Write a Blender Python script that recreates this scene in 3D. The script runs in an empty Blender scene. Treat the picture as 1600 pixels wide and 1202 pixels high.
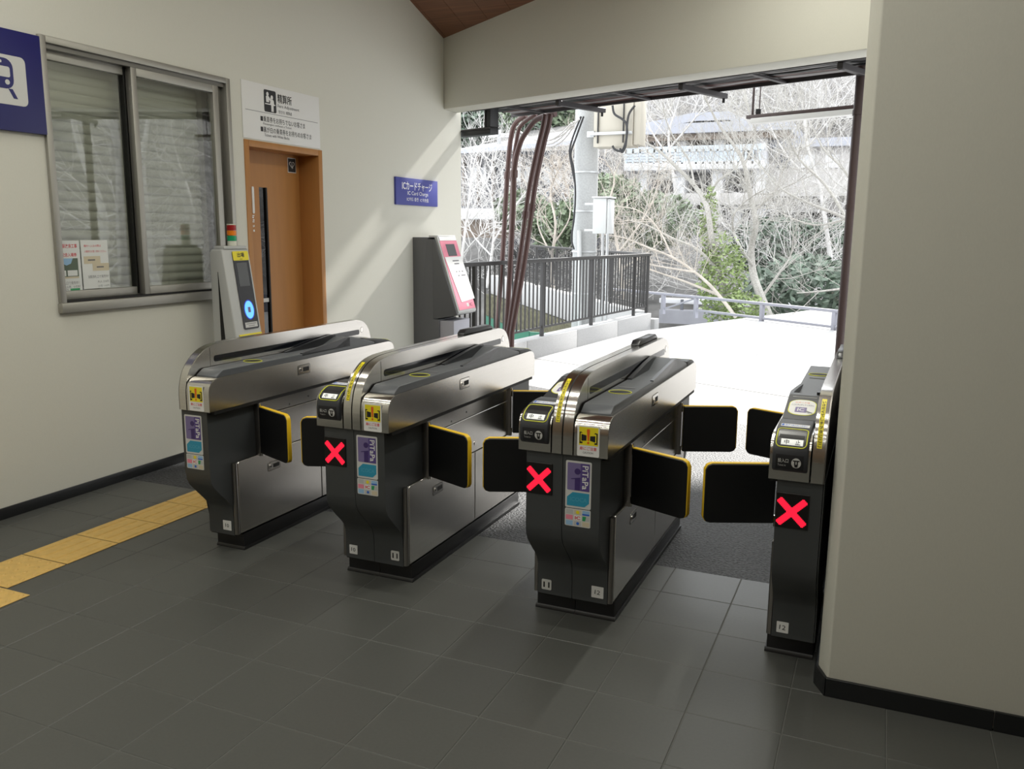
import bpy, bmesh, math, random
from mathutils import Vector, Matrix
random.seed(7)
S = bpy.context.scene
COL = S.collection
# ------------------------------------------------------------------ camera
FPX, YAW, PITCH, ROLL, CAMZ = 1333.0, math.radians(23.3012), math.radians(10.1885), math.radians(-0.5229), 1.543
_f = Vector((-math.sin(YAW)*math.cos(PITCH), math.cos(YAW)*math.cos(PITCH), -math.sin(PITCH)))
_r = Vector((math.cos(YAW), math.sin(YAW), 0)); _d = _f.cross(_r)
_c, _s = math.cos(ROLL), math.sin(ROLL)
CR, CD = _c*_r + _s*_d, -_s*_r + _c*_d
cam = bpy.data.cameras.new('camera'); cam_o = bpy.data.objects.new('camera', cam); COL.objects.link(cam_o)
cam.sensor_width = 36; cam.lens = FPX/1600*36; cam.clip_start = .05; cam.clip_end = 400
cam_o.matrix_world = Matrix(((CR.x, -CD.x, -_f.x, 0), (CR.y, -CD.y, -_f.y, 0), (CR.z, -CD.z, -_f.z, CAMZ), (0, 0, 0, 1)))
S.camera = cam_o
def at(u, v, y):            # point seen at (u, v) of the 1600x1202 frame at distance y into the scene
    d = CR*((u-800)/FPX) + CD*((v-601)/FPX) + _f
    return Vector((0, 0, CAMZ)) + d*(y/d.y)
# ------------------------------------------------------------------ world, sun, room lamps, exposure
W = bpy.data.worlds.new('world'); S.world = W; W.use_nodes = True
bg = W.node_tree.nodes['Background']; bg.inputs[0].default_value = (.93, .97, 1, 1); bg.inputs[1].default_value = 3.0
sun = bpy.data.lights.new('sun', 'SUN'); sun.energy = 9.0; sun.angle = math.radians(2.5); sun.color = (1, .97, .92)
so = bpy.data.objects.new('sun', sun); COL.objects.link(so)
SEL, SAZ = math.radians(34), math.radians(4)
sdir = Vector((math.sin(SAZ)*math.cos(SEL), math.cos(SAZ)*math.cos(SEL), math.sin(SEL)))
so.rotation_euler = sdir.to_track_quat('Z', 'Y').to_euler()
for i, (lx, ly, lz, ln, pw, rz) in enumerate([(-2.0, 2.6, 3.9, 4.2, 36, 0), (-2.0, 1.4, 3.7, 4.0, 26, 0), (-2.0, .3, 3.5, 4.0, 24, 0), (-2.0, -.8, 3.3, 4.0, 22, 0), (-2.0, -2.1, 3.1, 4.0, 22, 0), (-.75, 4.6, 3.75, 2.6, 50, 90)]):
    l = bpy.data.lights.new('tube_lamp', 'AREA'); l.shape = 'RECTANGLE'; l.size = ln; l.size_y = .07; l.energy = pw; l.color = (1, .985, .89)
    o = bpy.data.objects.new('tube_lamp', l); o.location = (lx, ly, lz); o.rotation_euler = (0, 0, math.radians(rz)); COL.objects.link(o)
S.view_settings.view_transform = 'Standard'; S.view_settings.look = 'None'
S.view_settings.exposure = .15; S.view_settings.gamma = 1; S.view_settings.use_curve_mapping = False
S.cycles.use_denoising = True
S.cycles.max_bounces = 10; S.cycles.diffuse_bounces = 6; S.cycles.sample_clamp_indirect = 10; S.cycles.caustics_reflective = False; S.cycles.caustics_refractive = False
# ------------------------------------------------------------------ materials
def lin(c): return tuple((x/12.92 if x <= .04045 else ((x+.055)/1.055)**2.4) for x in c)
def hx(h): return lin(tuple(int(h[i:i+2], 16)/255 for i in (0, 2, 4)))
MATS = {}
def mat(name, col, rough=.5, metal=0, emit=0, bump=0, scale=40, var=0, stretch=(1, 1, 1), spec=.5, coat=0, bdist=.002, obj_var=0, trans=0, detail=4):
    if name in MATS: return MATS[name]
    m = bpy.data.materials.new(name); m.use_nodes = True; nt = m.node_tree; b = nt.nodes['Principled BSDF']
    c = hx(col) if isinstance(col, str) else col
    b.inputs['Base Color'].default_value = (*c, 1); b.inputs['Roughness'].default_value = rough; b.inputs['Metallic'].default_value = metal
    b.inputs['Specular IOR Level'].default_value = spec; b.inputs['Coat Weight'].default_value = coat
    if emit:
        b.inputs['Emission Color'].default_value = (*c, 1); b.inputs['Emission Strength'].default_value = emit
    if bump or var or obj_var:
        tc = nt.nodes.new('ShaderNodeTexCoord'); geo = nt.nodes.new('ShaderNodeNewGeometry'); mp = nt.nodes.new('ShaderNodeMapping'); mp.inputs['Scale'].default_value = stretch
        nt.links.new(geo.outputs['Position'], mp.inputs['Vector'])
        nz = nt.nodes.new('ShaderNodeTexNoise'); nz.inputs['Scale'].default_value = scale; nz.inputs['Detail'].default_value = detail
        nt.links.new(mp.outputs[0], nz.inputs['Vector'])
        if bump:
            bp = nt.nodes.new('ShaderNodeBump'); bp.inputs['Strength'].default_value = bump; bp.inputs['Distance'].default_value = bdist
            nt.links.new(nz.outputs['Fac'], bp.inputs['Height']); nt.links.new(bp.outputs[0], b.inputs['Normal'])
        if var or obj_var:
            hv = nt.nodes.new('ShaderNodeHueSaturation'); hv.inputs['Color'].default_value = (*c, 1)
            mr = nt.nodes.new('ShaderNodeMapRange'); mr.inputs['From Min'].default_value = .3; mr.inputs['From Max'].default_value = .7
            mr.inputs['To Min'].default_value = 1-var; mr.inputs['To Max'].default_value = 1+var
            nt.links.new(nz.outputs['Fac'], mr.inputs['Value'])
            src = mr.outputs[0]
            if obj_var:
                oi = nt.nodes.new('ShaderNodeObjectInfo'); m2 = nt.nodes.new('ShaderNodeMapRange')
                m2.inputs['To Min'].default_value = 1-obj_var; m2.inputs['To Max'].default_value = 1+obj_var
                nt.links.new(oi.outputs['Random'], m2.inputs['Value'])
                mu = nt.nodes.new('ShaderNodeMath'); mu.operation = 'MULTIPLY'
                nt.links.new(src, mu.inputs[0]); nt.links.new(m2.outputs[0], mu.inputs[1]); src = mu.outputs[0]
            nt.links.new(src, hv.inputs['Value']); nt.links.new(hv.outputs[0], b.inputs['Base Color'])
    MATS[name] = m
    return m
def glass(name, tint, k=1.5):
    m = bpy.data.materials.new(name); m.use_nodes = True; nt = m.node_tree; nt.nodes.clear()
    out = nt.nodes.new('ShaderNodeOutputMaterial'); mx = nt.nodes.new('ShaderNodeMixShader'); lw = nt.nodes.new('ShaderNodeLayerWeight'); pw_ = nt.nodes.new('ShaderNodeMath'); pw_.operation = 'POWER'; pw_.inputs[1].default_value = 5
    fr = nt.nodes.new('ShaderNodeMath'); fr.operation = 'MULTIPLY_ADD'; fr.inputs[1].default_value = .90; fr.inputs[2].default_value = .10
    nt.links.new(lw.outputs['Facing'], pw_.inputs[0]); nt.links.new(pw_.outputs[0], fr.inputs[0])
    tr = nt.nodes.new('ShaderNodeBsdfTransparent'); tr.inputs[0].default_value = (*tint, 1); gl = nt.nodes.new('ShaderNodeBsdfGlossy'); gl.inputs['Roughness'].default_value = .01
    nt.links.new(fr.outputs[0], mx.inputs[0]); nt.links.new(tr.outputs[0], mx.inputs[1]); nt.links.new(gl.outputs[0], mx.inputs[2]); nt.links.new(mx.outputs[0], out.inputs[0])
    MATS[name] = m; return m
mat('wall', (.68, .672, .60), .75, bump=.25, scale=260, bdist=.001, stretch=(1, 1, .35), var=.015)
mat('wall_timber', (.20, .135, .085), .55, var=.2, scale=6, stretch=(6, 6, .3))
mat('ceiling', (.20, .085, .042), .5, var=.25, scale=6, stretch=(.2, 6, 1), bump=.1)
mat('tile', (.070, .072, .066), .42, bump=.12, scale=90, bdist=.001, var=.05, obj_var=.025)
mat('grout', (.092, .094, .086), .85)
mat('base', (.012, .013, .014), .3)
mat('asphalt', (.030, .031, .034), .6, bump=1.0, scale=75, bdist=.012, var=1.0, detail=3)
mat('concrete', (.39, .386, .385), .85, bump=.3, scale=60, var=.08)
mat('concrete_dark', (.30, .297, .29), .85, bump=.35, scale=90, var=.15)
mat('joint', (.25, .25, .25), .9)
mat('yellow_tile', (.63, .41, .12), .5, var=.08, scale=30)
mat('tile_mark', (.22, .15, .05), .7)
mat('steel', (.62, .60, .57), .17, 1, var=.05, scale=9, stretch=(1, .15, 20))
mat('steel_side', (.66, .64, .605), .26, 1, var=.05, scale=9, stretch=(1, .15, 20))
mat('steel_bright', (.72, .70, .67), .20, 1)
mat('steel_dark', (.30, .285, .27), .35, 1)
mat('alu', (.40, .39, .355), .5, .8)
mat('alu_dark', (.20, .195, .18), .4, .8)
mat('body', (.055, .059, .061), .42)
mat('gap', (.004, .004, .004), .6)
mat('plinth', (.008, .008, .009), .4)
mat('deck', (.095, .102, .112), .38)
mat('deck_dark', (.018, .019, .022), .3)
mat('unit', (.035, .037, .042), .42)
mat('flap', (.0035, .0038, .0045), .45)
mat('yellow', (.78, .50, .015), .45)
mat('lime', (.72, .74, .05), .45)
mat('sticker_yellow', (.85, .72, .02), .4)
mat('white', (.80, .80, .79), .5)
mat('paper', (.74, .76, .74), .6)
mat('label', (.62, .62, .60), .5)
mat('ink', (.012, .012, .014), .5)
mat('ink_grey', (.16, .16, .17), .6)
mat('red_ink', (.62, .03, .05), .5)
mat('orange', (.80, .13, .015), .45)
mat('purple', (.10, .065, .25), .45)
mat('purple_light', (.20, .16, .34), .45)
mat('purple_dark', (.055, .03, .15), .45)
mat('cyan', (.03, .30, .46), .45)
mat('cyan_light', (.09, .38, .52), .45)
mat('green', (.03, .33, .12), .5)
mat('blue', (.03, .13, .55), .45)
mat('sky_blue', (.30, .50, .72), .5)
mat('tan', (.62, .55, .40), .5)
mat('sign_blue', (.010, .011, .125), .45)
mat('ic_blue', (.045, .055, .31), .45)
mat('led', (1, .012, .045), .5, emit=1.0)
mat('led_back', (.006, .004, .004), .35)
mat('screen_white', (.9, .92, .9), .5, emit=.25)
mat('wood', (.42, .19, .052), .45, var=.06, scale=5, stretch=(3, 3, .3))
mat('slat', (.40, .41, .355), .5, bump=.1, scale=200)
mat('machine', (.50, .51, .50), .45)
mat('machine_dark', (.125, .127, .132), .5)
mat('machine_lilac', (.42, .42, .47), .5)
mat('black_glass', (.006, .007, .01), .12)
mat('screen_grey', (.09, .095, .10), .25)
mat('blue_glow', (.10, .36, .95), .4, emit=1.3)
mat('blue_halo', (.02, .04, .35), .4, emit=.5)
mat('lamp_red', (.35, .012, .015), .25); mat('lamp_orange', (.85, .22, .01), .25); mat('lamp_green', (.01, .32, .14), .25); mat('lamp_ivory', (.68, .68, .58), .4)
mat('pink', (.80, .25, .34), .5)
mat('rail', (.045, .043, .043), .45, .3)
mat('rail_far', (.13, .13, .14), .5, .3)
mat('guard', (.27, .27, .31), .6); mat('galv', (.52, .53, .54), .45, .5)
mat('conduit', (.085, .04, .036), .5)
mat('cable', (.018, .018, .02), .5); mat('cable_grey', (.26, .245, .25), .5); mat('cable_white', (.75, .75, .75), .5)
mat('tray', (.055, .05, .052), .5, .4)
mat('pole', (.37, .375, .375), .8, bump=.2, scale=50, var=.1)
mat('beige', (.43, .40, .34), .5); mat('box_white', (.52, .53, .53), .5)
mat('brown_post', (.07, .045, .045), .45)
mat('bark', (.36, .345, .32), .9, bump=.4, scale=40, bdist=.01, var=.25)
mat('bark_pale', (.50, .485, .475), .9, var=.2, scale=3)  # bark colours lightened to carry the hazy glare on backlit branches
mat('bark_tan', (.44, .395, .35), .9, var=.2, scale=3)
mat('leaf', (.15, .19, .12), .6, var=.45, scale=3); mat('leaf_ivy', (.20, .26, .10), .55, var=.5, scale=6); mat('leaf_dark', (.10, .135, .10), .6, var=.4, scale=2)  # greens greyed and lightened so outdoor haze is in the leaf colour
mat('hill', (.13, .125, .12), .95, var=.45, scale=.9, bump=.6, bdist=.3)
mat('road', (.30, .30, .33), .9, var=.1, scale=2)
mat('facade', (.46, .44, .43), .8, var=.08, scale=2); mat('facade_light', (.66, .66, .68), .8); mat('facade_dark', (.13, .135, .155), .7); mat('facade_brown', (.20, .16, .13), .8)  # facade_dark is lifted so the veiling haze sits in its colour
mat('roof', (.36, .37, .42), .7, var=.06, scale=1.5); mat('rail_blue', (.50, .56, .63), .6)
mat('green_sheet', (.02, .13, .08), .6); mat('moss', (.085, .08, .045), .95, var=.5, scale=9, bump=.8, bdist=.02)
glass('glass', (.97, .98, .96)); glass('glass_dark', (.10, .12, .13))
MATS['glass_back'] = mat('glass_back', (.02, .022, .03), .3)
# ------------------------------------------------------------------ helpers
def tag(o, label=None, cat=None, group=None, kind=None):
    if label: o['label'] = label
    if cat: o['category'] = cat
    if group: o['group'] = group
    if kind: o['kind'] = kind
    return o
def empty(name, loc=(0, 0, 0), rz=0):
    o = bpy.data.objects.new(name, None); o.location = loc; o.rotation_euler = (0, 0, rz); o.empty_display_size = .1; COL.objects.link(o); return o
def V3(*a): return Vector(a)
class G:
    def __init__(s): s.v = []; s.f = []
    def add(s, vs, fs):
        n = len(s.v); s.v += [Vector(p) for p in vs]; s.f += [tuple(i+n for i in f) for f in fs]; return s
    def box(s, x0, x1, y0, y1, z0, z1):
        return s.add([(x0, y0, z0), (x1, y0, z0), (x1, y1, z0), (x0, y1, z0), (x0, y0, z1), (x1, y0, z1), (x1, y1, z1), (x0, y1, z1)],
                     [(0, 3, 2, 1), (4, 5, 6, 7), (0, 1, 5, 4), (1, 2, 6, 5), (2, 3, 7, 6), (3, 0, 4, 7)])
    def loop2(s, a, b, caps=True):      # skin two equal loops
        n = len(a); fs = [(i, (i+1) % n, n+(i+1) % n, n+i) for i in range(n)]
        if caps: fs += [tuple(range(n-1, -1, -1)), tuple(range(n, 2*n))]
        return s.add(list(a)+list(b), fs)
    def px(s, prof, x0, x1):            # profile in (y,z) extruded along x
        return s.loop2([(x0, y, z) for y, z in prof], [(x1, y, z) for y, z in prof])
    def py(s, prof, y0, y1):            # profile in (x,z) extruded along y
        return s.loop2([(x, y0, z) for x, z in prof], [(x, y1, z) for x, z in prof])
    def pz(s, prof, z0, z1):
        return s.loop2([(x, y, z0) for x, y in prof], [(x, y, z1) for x, y in prof])
    def flat(s, pts, fr, h0=0, h1=.001):  # 2-d outline on a frame (O,U,V), raised from h0 to h1
        O, U, Vv = fr; N = U.cross(Vv)
        return s.loop2([O+U*a+Vv*b+N*h0 for a, b in pts], [O+U*a+Vv*b+N*h1 for a, b in pts])
    def tube(s, pts, r, n=8, r2=None, caps=True):
        pts = [Vector(p) for p in pts]; m = len(pts); rings = []; up = None
        for i, p in enumerate(pts):
            t = (pts[min(i+1, m-1)]-pts[max(i-1, 0)]).normalized()
            if up is None: up = Vector((0, 0, 1)) if abs(t.z) < .9 else Vector((1, 0, 0))
            a = t.cross(up)
            if a.length < 1e-6: a = t.orthogonal()
            a.normalize(); b = a.cross(t).normalized(); up = b
            rr = (r[i] if isinstance(r, (list, tuple)) else (r if r2 is None else r+(r2-r)*i/(m-1)))
            rings.append([p+(a*math.cos(2*math.pi*k/n)+b*math.sin(2*math.pi*k/n))*rr for k in range(n)])
        vs = [q for g in rings for q in g]; fs = []
        for i in range(m-1):
            for k in range(n):
                fs.append((i*n+k, i*n+(k+1) % n, (i+1)*n+(k+1) % n, (i+1)*n+k))
        if caps: fs += [tuple(range(n-1, -1, -1)), tuple(range((m-1)*n, m*n))]
        return s.add(vs, fs)
    def ring(s, pts, r, n=6):           # closed tube
        pts = [Vector(p) for p in pts]; m = len(pts); vs = []; fs = []
        for i, p in enumerate(pts):
            t = (pts[(i+1) % m]-pts[i-1]).normalized(); a = t.orthogonal().normalized()
            ref = Vector((0.13, .31, .94)); a = t.cross(ref).normalized(); b = a.cross(t)
            vs += [p+(a*math.cos(2*math.pi*k/n)+b*math.sin(2*math.pi*k/n))*r for k in range(n)]
        for i in range(m):
            j = (i+1) % m
            for k in range(n): fs.append((i*n+k, i*n+(k+1) % n, j*n+(k+1) % n, j*n+k))
        return s.add(vs, fs)
    def map(s, fn):
        s.v = [Vector(fn(p)) for p in s.v]; return s
    def mesh(s, name, m, smooth=True, bevel=0, seg=2, ang=35, loc=None):
        me = bpy.data.meshes.new(name); L = Vector(loc) if loc is not None else Vector((0, 0, 0))
        me.from_pydata([p-L for p in s.v], [], s.f)
        bm = bmesh.new(); bm.from_mesh(me); bmesh.ops.recalc_face_normals(bm, faces=bm.faces)
        if bevel:
            es = [e for e in bm.edges if len(e.link_faces) == 2 and e.calc_face_angle(0) > math.radians(ang)]
            if es: bmesh.ops.bevel(bm, geom=es, offset=bevel, segments=seg, affect='EDGES', profile=.5, clamp_overlap=True)
        bm.to_mesh(me); bm.free()
        if smooth:
            me.polygons.foreach_set('use_smooth', [True]*len(me.polygons))
            me.set_sharp_from_angle(angle=math.radians(ang))
        if m is not None: me.materials.append(MATS[m])
        return me
    def build(s, name, m, parent=None, loc=None, **k):
        me = s.mesh(name, m, loc=loc, **k); o = bpy.data.objects.new(name, me); COL.objects.link(o)
        if loc is not None: o.location = loc
        if parent is not None: o.parent = parent
        return o
def rrect(w, h, r, n=4, cx=0, cy=0):
    out = []
    for (sx, sy, a0) in ((1, 1, 0), (-1, 1, 90), (-1, -1, 180), (1, -1, 270)):
        for k in range(n+1):
            a = math.radians(a0+90*k/n); out.append((cx+sx*(w/2-r)+r*math.cos(a), cy+sy*(h/2-r)+r*math.sin(a)))
    return out
def ell(rx, ry, n=24, cx=0, cy=0): return [(cx+rx*math.cos(2*math.pi*k/n), cy+ry*math.sin(2*math.pi*k/n)) for k in range(n)]
def smooth2(p, n=4):        # finer outline through the given points
    out = []
    for i in range(len(p)-1):
        a, b, c, d = p[max(i-1, 0)], p[i], p[i+1], p[min(i+2, len(p)-1)]
        for j in range(n):
            q = j/n; out.append(tuple(.5*(2*b[k]+(c[k]-a[k])*q+(2*a[k]-5*b[k]+4*c[k]-d[k])*q*q+(3*b[k]-a[k]-3*c[k]+d[k])*q**3) for k in (0, 1)))
    return out+[p[-1]]
def rc(x0, x1, y0, y1): return [(x0, y0), (x1, y0), (x1, y1), (x0, y1)]
_tc = bpy.data.curves.new('txt', 'FONT'); _to = bpy.data.objects.new('txt', _tc); COL.objects.link(_to); _cache = {}
def glyphs(body, bold=0):
    if (body, bold) in _cache: return _cache[(body, bold)]
    _tc.body = body; _tc.size = 1; _tc.resolution_u = 2; _tc.offset = bold
    dg = bpy.context.evaluated_depsgraph_get(); dg.update(); ev = _to.evaluated_get(dg); me = ev.to_mesh()
    vs = [(v.co.x, v.co.y) for v in me.vertices]; fs = [tuple(p.vertices) for p in me.polygons]; ev.to_mesh_clear()
    if vs:
        x0 = min(v[0] for v in vs); x1 = max(v[0] for v in vs); y0 = min(v[1] for v in vs); y1 = max(v[1] for v in vs)
        vs = [(a-x0, b-y0) for a, b in vs]; r = (vs, fs, x1-x0, y1-y0)
    else: r = ([], [], 1, 1)
    _cache[(body, bold)] = r; return r
def text(g, body, fn, cx, cy, w, h, bold=0, rot=0, align='c'):   # fits the string into w x h around (cx,cy) of the map fn(a,b)
    vs, fs, tw, th = glyphs(body, bold)
    ca, sa = math.cos(math.radians(rot)), math.sin(math.radians(rot)); out = []
    for a, b in vs:
        p = (a/tw-.5)*w; q = (b/th-.5)*h
        if align == 'l': p += w/2
        out.append(fn(cx+p*ca-q*sa, cy+p*sa+q*ca))
    return g.add(out, fs)
def fmap(fr, h):
    O, U, Vv = fr; N = U.cross(Vv)
    return lambda a, b: O+U*a+Vv*b+N*h
def lettering(items, fr, h, m, parent, name='lettering'):
    g = G()
    for it in items: text(g, it[0], fmap(fr, h), *it[1:5], **(it[5] if len(it) > 5 else {}))
    return g.build(name, m, parent, smooth=False)
class Thing:                 # an Empty at the thing's base; parts are given in world coordinates
    def __init__(s, name, loc, label, cat, group=None, kind=None):
        s.L = Vector(loc); s.o = tag(empty(name, s.L), label, cat, group, kind)
    def part(s, g, name, m, parent=None, **k):
        me = g.mesh(name, m, loc=s.L, **k); o = bpy.data.objects.new(name, me); COL.objects.link(o); o.parent = parent or s.o
        return o
    def text(s, items, fr, h, m, parent=None, name='lettering'):
        for it in items:
            s.part(text(G(), it[0], fmap(fr, h), *it[1:5], **(it[5] if len(it) > 5 else {})), name, m, parent, smooth=False)
def single(g, name, m, loc, label, cat, group=None, kind=None, **k):
    return tag(g.build(name, m, None, loc=loc, **k), label, cat, group, kind)
X0 = -4.222                  # room face of the left wall
BD = Vector((.92934, -.36922, 0)); BN = Vector((.36922, .92934, 0)); BP = Vector((-4.222, 7.991, 0))   # skewed end wall
def bl(s, t, z=0): return BP+BD*s+BN*t+Vector((0, 0, z))
def ceil_z(y): return 3.436-.308*(y-7.991)
# ------------------------------------------------------------------ floor
P = .302
fl = empty('floor', (0, 0, 0)); tag(fl, 'dark grey square floor tiles inside the station hall', 'floor', kind='structure')
G().box(-4.23, 3.2, -3.5, 3.772, -.05, -.0015).build('screed', 'grout', fl)
tm = G().box(-P/2+.0018, P/2-.0018, -P/2+.0018, P/2-.0018, -.012, 0).mesh('floor_tile', 'tile', bevel=.0015, seg=1)
for i in range(-14, 5):
    for j in range(-5, 4):
        cx = -.180+P*(i+.5); cy = 2.575+P*(j+.5)
        x0, x1, y0, y1 = cx-P/2, cx+P/2, cy-P/2, cy+P/2
        if x1 < -4.2 or y0 > 3.77: continue
        if x0 > -.1 and y0 > 2.87: continue
        if cy < 1.2 and False: continue
        if x0 < -4.222 or y1 > 3.772:
            o = G().box(max(x0, -4.222)+.0018, x1-.0018, y0+.0018, min(y1, 3.772)-.001, -.012, 0).build('floor_tile', 'tile', fl, bevel=.0015, seg=1)
        else:
            o = bpy.data.objects.new('floor_tile', tm); o.location = (cx, cy, 0); o.parent = fl; COL.objects.link(o)
# dark speckled paving beyond the gates, threshold strip and pale forecourt
single(G().loop2([(-4.23, 3.772, -.05), (-.1, 3.772, -.05), (-.1, 6.75, -.05), (-4.23, 8.35, -.05)], [(-4.23, 3.772, -.002), (-.1, 3.772, -.002), (-.1, 6.75, -.002), (-4.23, 8.35, -.002)]),
       'pavement', 'asphalt', (-2, 5.5, -.05), 'dark speckled paving between the ticket gates and the opening', 'paving', kind='structure')
def strip(t0, t1, s0, s1, z0, z1):
    return G().loop2([bl(s0, t0, z0), bl(s1, t0, z0), bl(s1, t1, z0), bl(s0, t1, z0)], [bl(s0, t0, z1), bl(s1, t0, z1), bl(s1, t1, z1), bl(s0, t1, z1)])
single(strip(.30, .42, -.3, 6, -.05, -.001), 'threshold_strip', 'concrete', bl(2, .36, -.05), 'pale narrow strip across the paving under the cable tray', 'threshold', kind='structure')
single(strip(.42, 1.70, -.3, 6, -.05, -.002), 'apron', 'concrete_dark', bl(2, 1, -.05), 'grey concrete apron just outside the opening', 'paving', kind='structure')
gr = empty('ground', (0, 10, 0)); tag(gr, 'sunlit white concrete forecourt beyond the gates', 'ground', kind='structure')
gl = Vector((0, 10, 0))
for i in range(4):
    for j in range(3):
        a0, a1 = -1.2+i*2.6, -1.2+(i+1)*2.6-.012; t0, t1 = 1.712+j*2.4, 1.712+(j+1)*2.4-.012
        if j == 2: t1 += 2.2
        g = strip(t0, t1, a0, a1, -.08, 0)
        g.v = [p-gl for p in g.v]; g.build('slab', 'concrete', gr, bevel=.003, seg=1)
g = strip(1.7, 9.2, -1.3, 9.3, -.12, -.012); g.v = [p-gl for p in g.v]; g.build('bedding', 'joint', gr)
# ------------------------------------------------------------------ walls
g = G()
xb = -4.47
for (y0, y1, z0, z1) in [(-3.6, 3.40, 0, 5.6), (3.40, 4.815, 0, 1.10), (3.40, 4.815, 2.53, 5.6), (4.815, 4.985, 0, 5.6), (4.985, 5.87, 2.158, 5.6), (5.87, 8.375, 0, 4.2)]:
    g.box(xb, X0, y0, y1, z0, z1)
single(g, 'wall_left', 'wall', (xb, 3, 0), 'long cream wall with the shuttered window and brown door', 'wall', kind='structure', smooth=False)
g = G().loop2([bl(0, 0, 2.753), bl(8, 0, 2.753), bl(8, .27, 2.753), bl(-.3, .27, 2.753)], [bl(0, 0, 5), bl(8, 0, 5), bl(8, .27, 5), bl(-.3, .27, 5)])
single(g, 'wall_front', 'wall', bl(2, 0, 2.75), 'deep cream beam wall above the wide opening', 'wall', kind='structure', bevel=.012, seg=2)
g = G().pz([(-.066, 2.878), (3.2, 2.878), (3.2, 5.0), (-.1, 6.40), (-.1, 2.955)], 0, 5.6)
single(g, 'wall_right', 'wall', (1.5, 4, 0), 'plain cream wall block in the right foreground', 'wall', kind='structure', bevel=.006, seg=2)
single(G().box(-4.47, 3.4, -3.7, -3.5, 0, 5), 'wall_back', 'wall_timber', (0, -3.6, 0), 'brown timber wall behind the viewer', 'wall', kind='structure')
single(G().box(3.2, 3.4, -3.5, 5.2, 0, 5.6), 'wall_side', 'wall', (3.3, 0, 0), 'cream wall to the right of the viewer', 'wall', kind='structure')
YR = 2.4
def cl(x, y, t=0): return Vector((x, y, ceil_z(y)+t))
ce = empty('ceiling', (0, YR, ceil_z(YR))); tag(ce, 'reddish brown timber ceiling sloping down to the opening', 'ceiling', kind='structure'); cL = Vector((0, YR, ceil_z(YR)))
nb = 60
for k in range(27):           # tongue-and-groove boards running along the slope
    xa, xc_ = -4.47+k*.285, -4.47+(k+1)*.285-.004
    ya, yb = bl(max((xa-X0), -.2)/BD.x, .1).y, bl(max((xc_-X0), -.2)/BD.x, .1).y
    q = [cl(xa, YR), cl(xc_, YR), cl(xc_, yb), cl(xa, ya)]
    g = G().loop2([p-cL for p in q], [p-cL+Vector((0, 0, .05)) for p in q]); g.build('board', 'ceiling', ce, smooth=False)
q = [cl(-4.5, YR, .02), cl(3.3, YR, .02), Vector((3.3, -3.7, ceil_z(YR)-.308*(YR+3.7))), Vector((-4.5, -3.7, ceil_z(YR)-.308*(YR+3.7)))]
G().loop2([p-cL for p in q], [p-cL+Vector((0, 0, .12)) for p in q]).build('back_slope', 'ceiling', ce)
q = [cl(-4.5, YR-.05, .055), cl(3.3, YR-.05, .055), cl(3.3, 5.3, .055), cl(-4.5, 8.2, .055)]
G().loop2([p-cL for p in q], [p-cL+Vector((0, 0, .1)) for p in q]).build('roof_deck', 'ceiling', ce)
# baseboards
g = G()
for y0, y1 in ((-3.5, 4.965), (5.89, 8.36)): g.box(X0-.004, X0+.009, y0, y1, 0, .062)
single(g, 'baseboard_left', 'base', (X0, 2, 0), 'black tile skirting along the cream left wall', 'baseboard', kind='structure', bevel=.002)
bb = empty('baseboard_right', (.5, 2.87, 0)); tag(bb, 'black tile skirting at the foot of the right foreground wall', 'baseboard', kind='structure'); bL = Vector((.5, 2.87, 0))
g = G().pz([(-.0735, 2.868), (-.113, 2.946), (-.113, 3.3), (-.098, 3.3), (-.098, 2.95), (-.068, 2.88)], 0, .066); g.v = [p-bL for p in g.v]; g.build('corner_tile', 'base', bb, bevel=.001)
for xa in (-.071, .432, .935, 1.438, 1.94):
    g = G().box(xa, xa+.5, 2.868, 2.88, 0, .066); g.v = [p-bL for p in g.v]; g.build('skirting_tile', 'base', bb, bevel=.001, seg=1)
# canopy outside, above the frame, that shades the paving
single(G().loop2([bl(.86, .3, 4.2), bl(8, .3, 4.2), bl(8, 7.45, 4.2), bl(.86+1.9, 7.45, 4.2), bl(.86+1.2, 4, 4.2)], [bl(.86, .3, 4.35), bl(8, .3, 4.35), bl(8, 7.45, 4.35), bl(.86+1.9, 7.45, 4.35), bl(.86+1.2, 4, 4.35)]),
       'canopy', 'facade_light', bl(4, 4, 4.2), 'flat canopy roof over the forecourt outside the opening', 'canopy', kind='structure')
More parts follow.
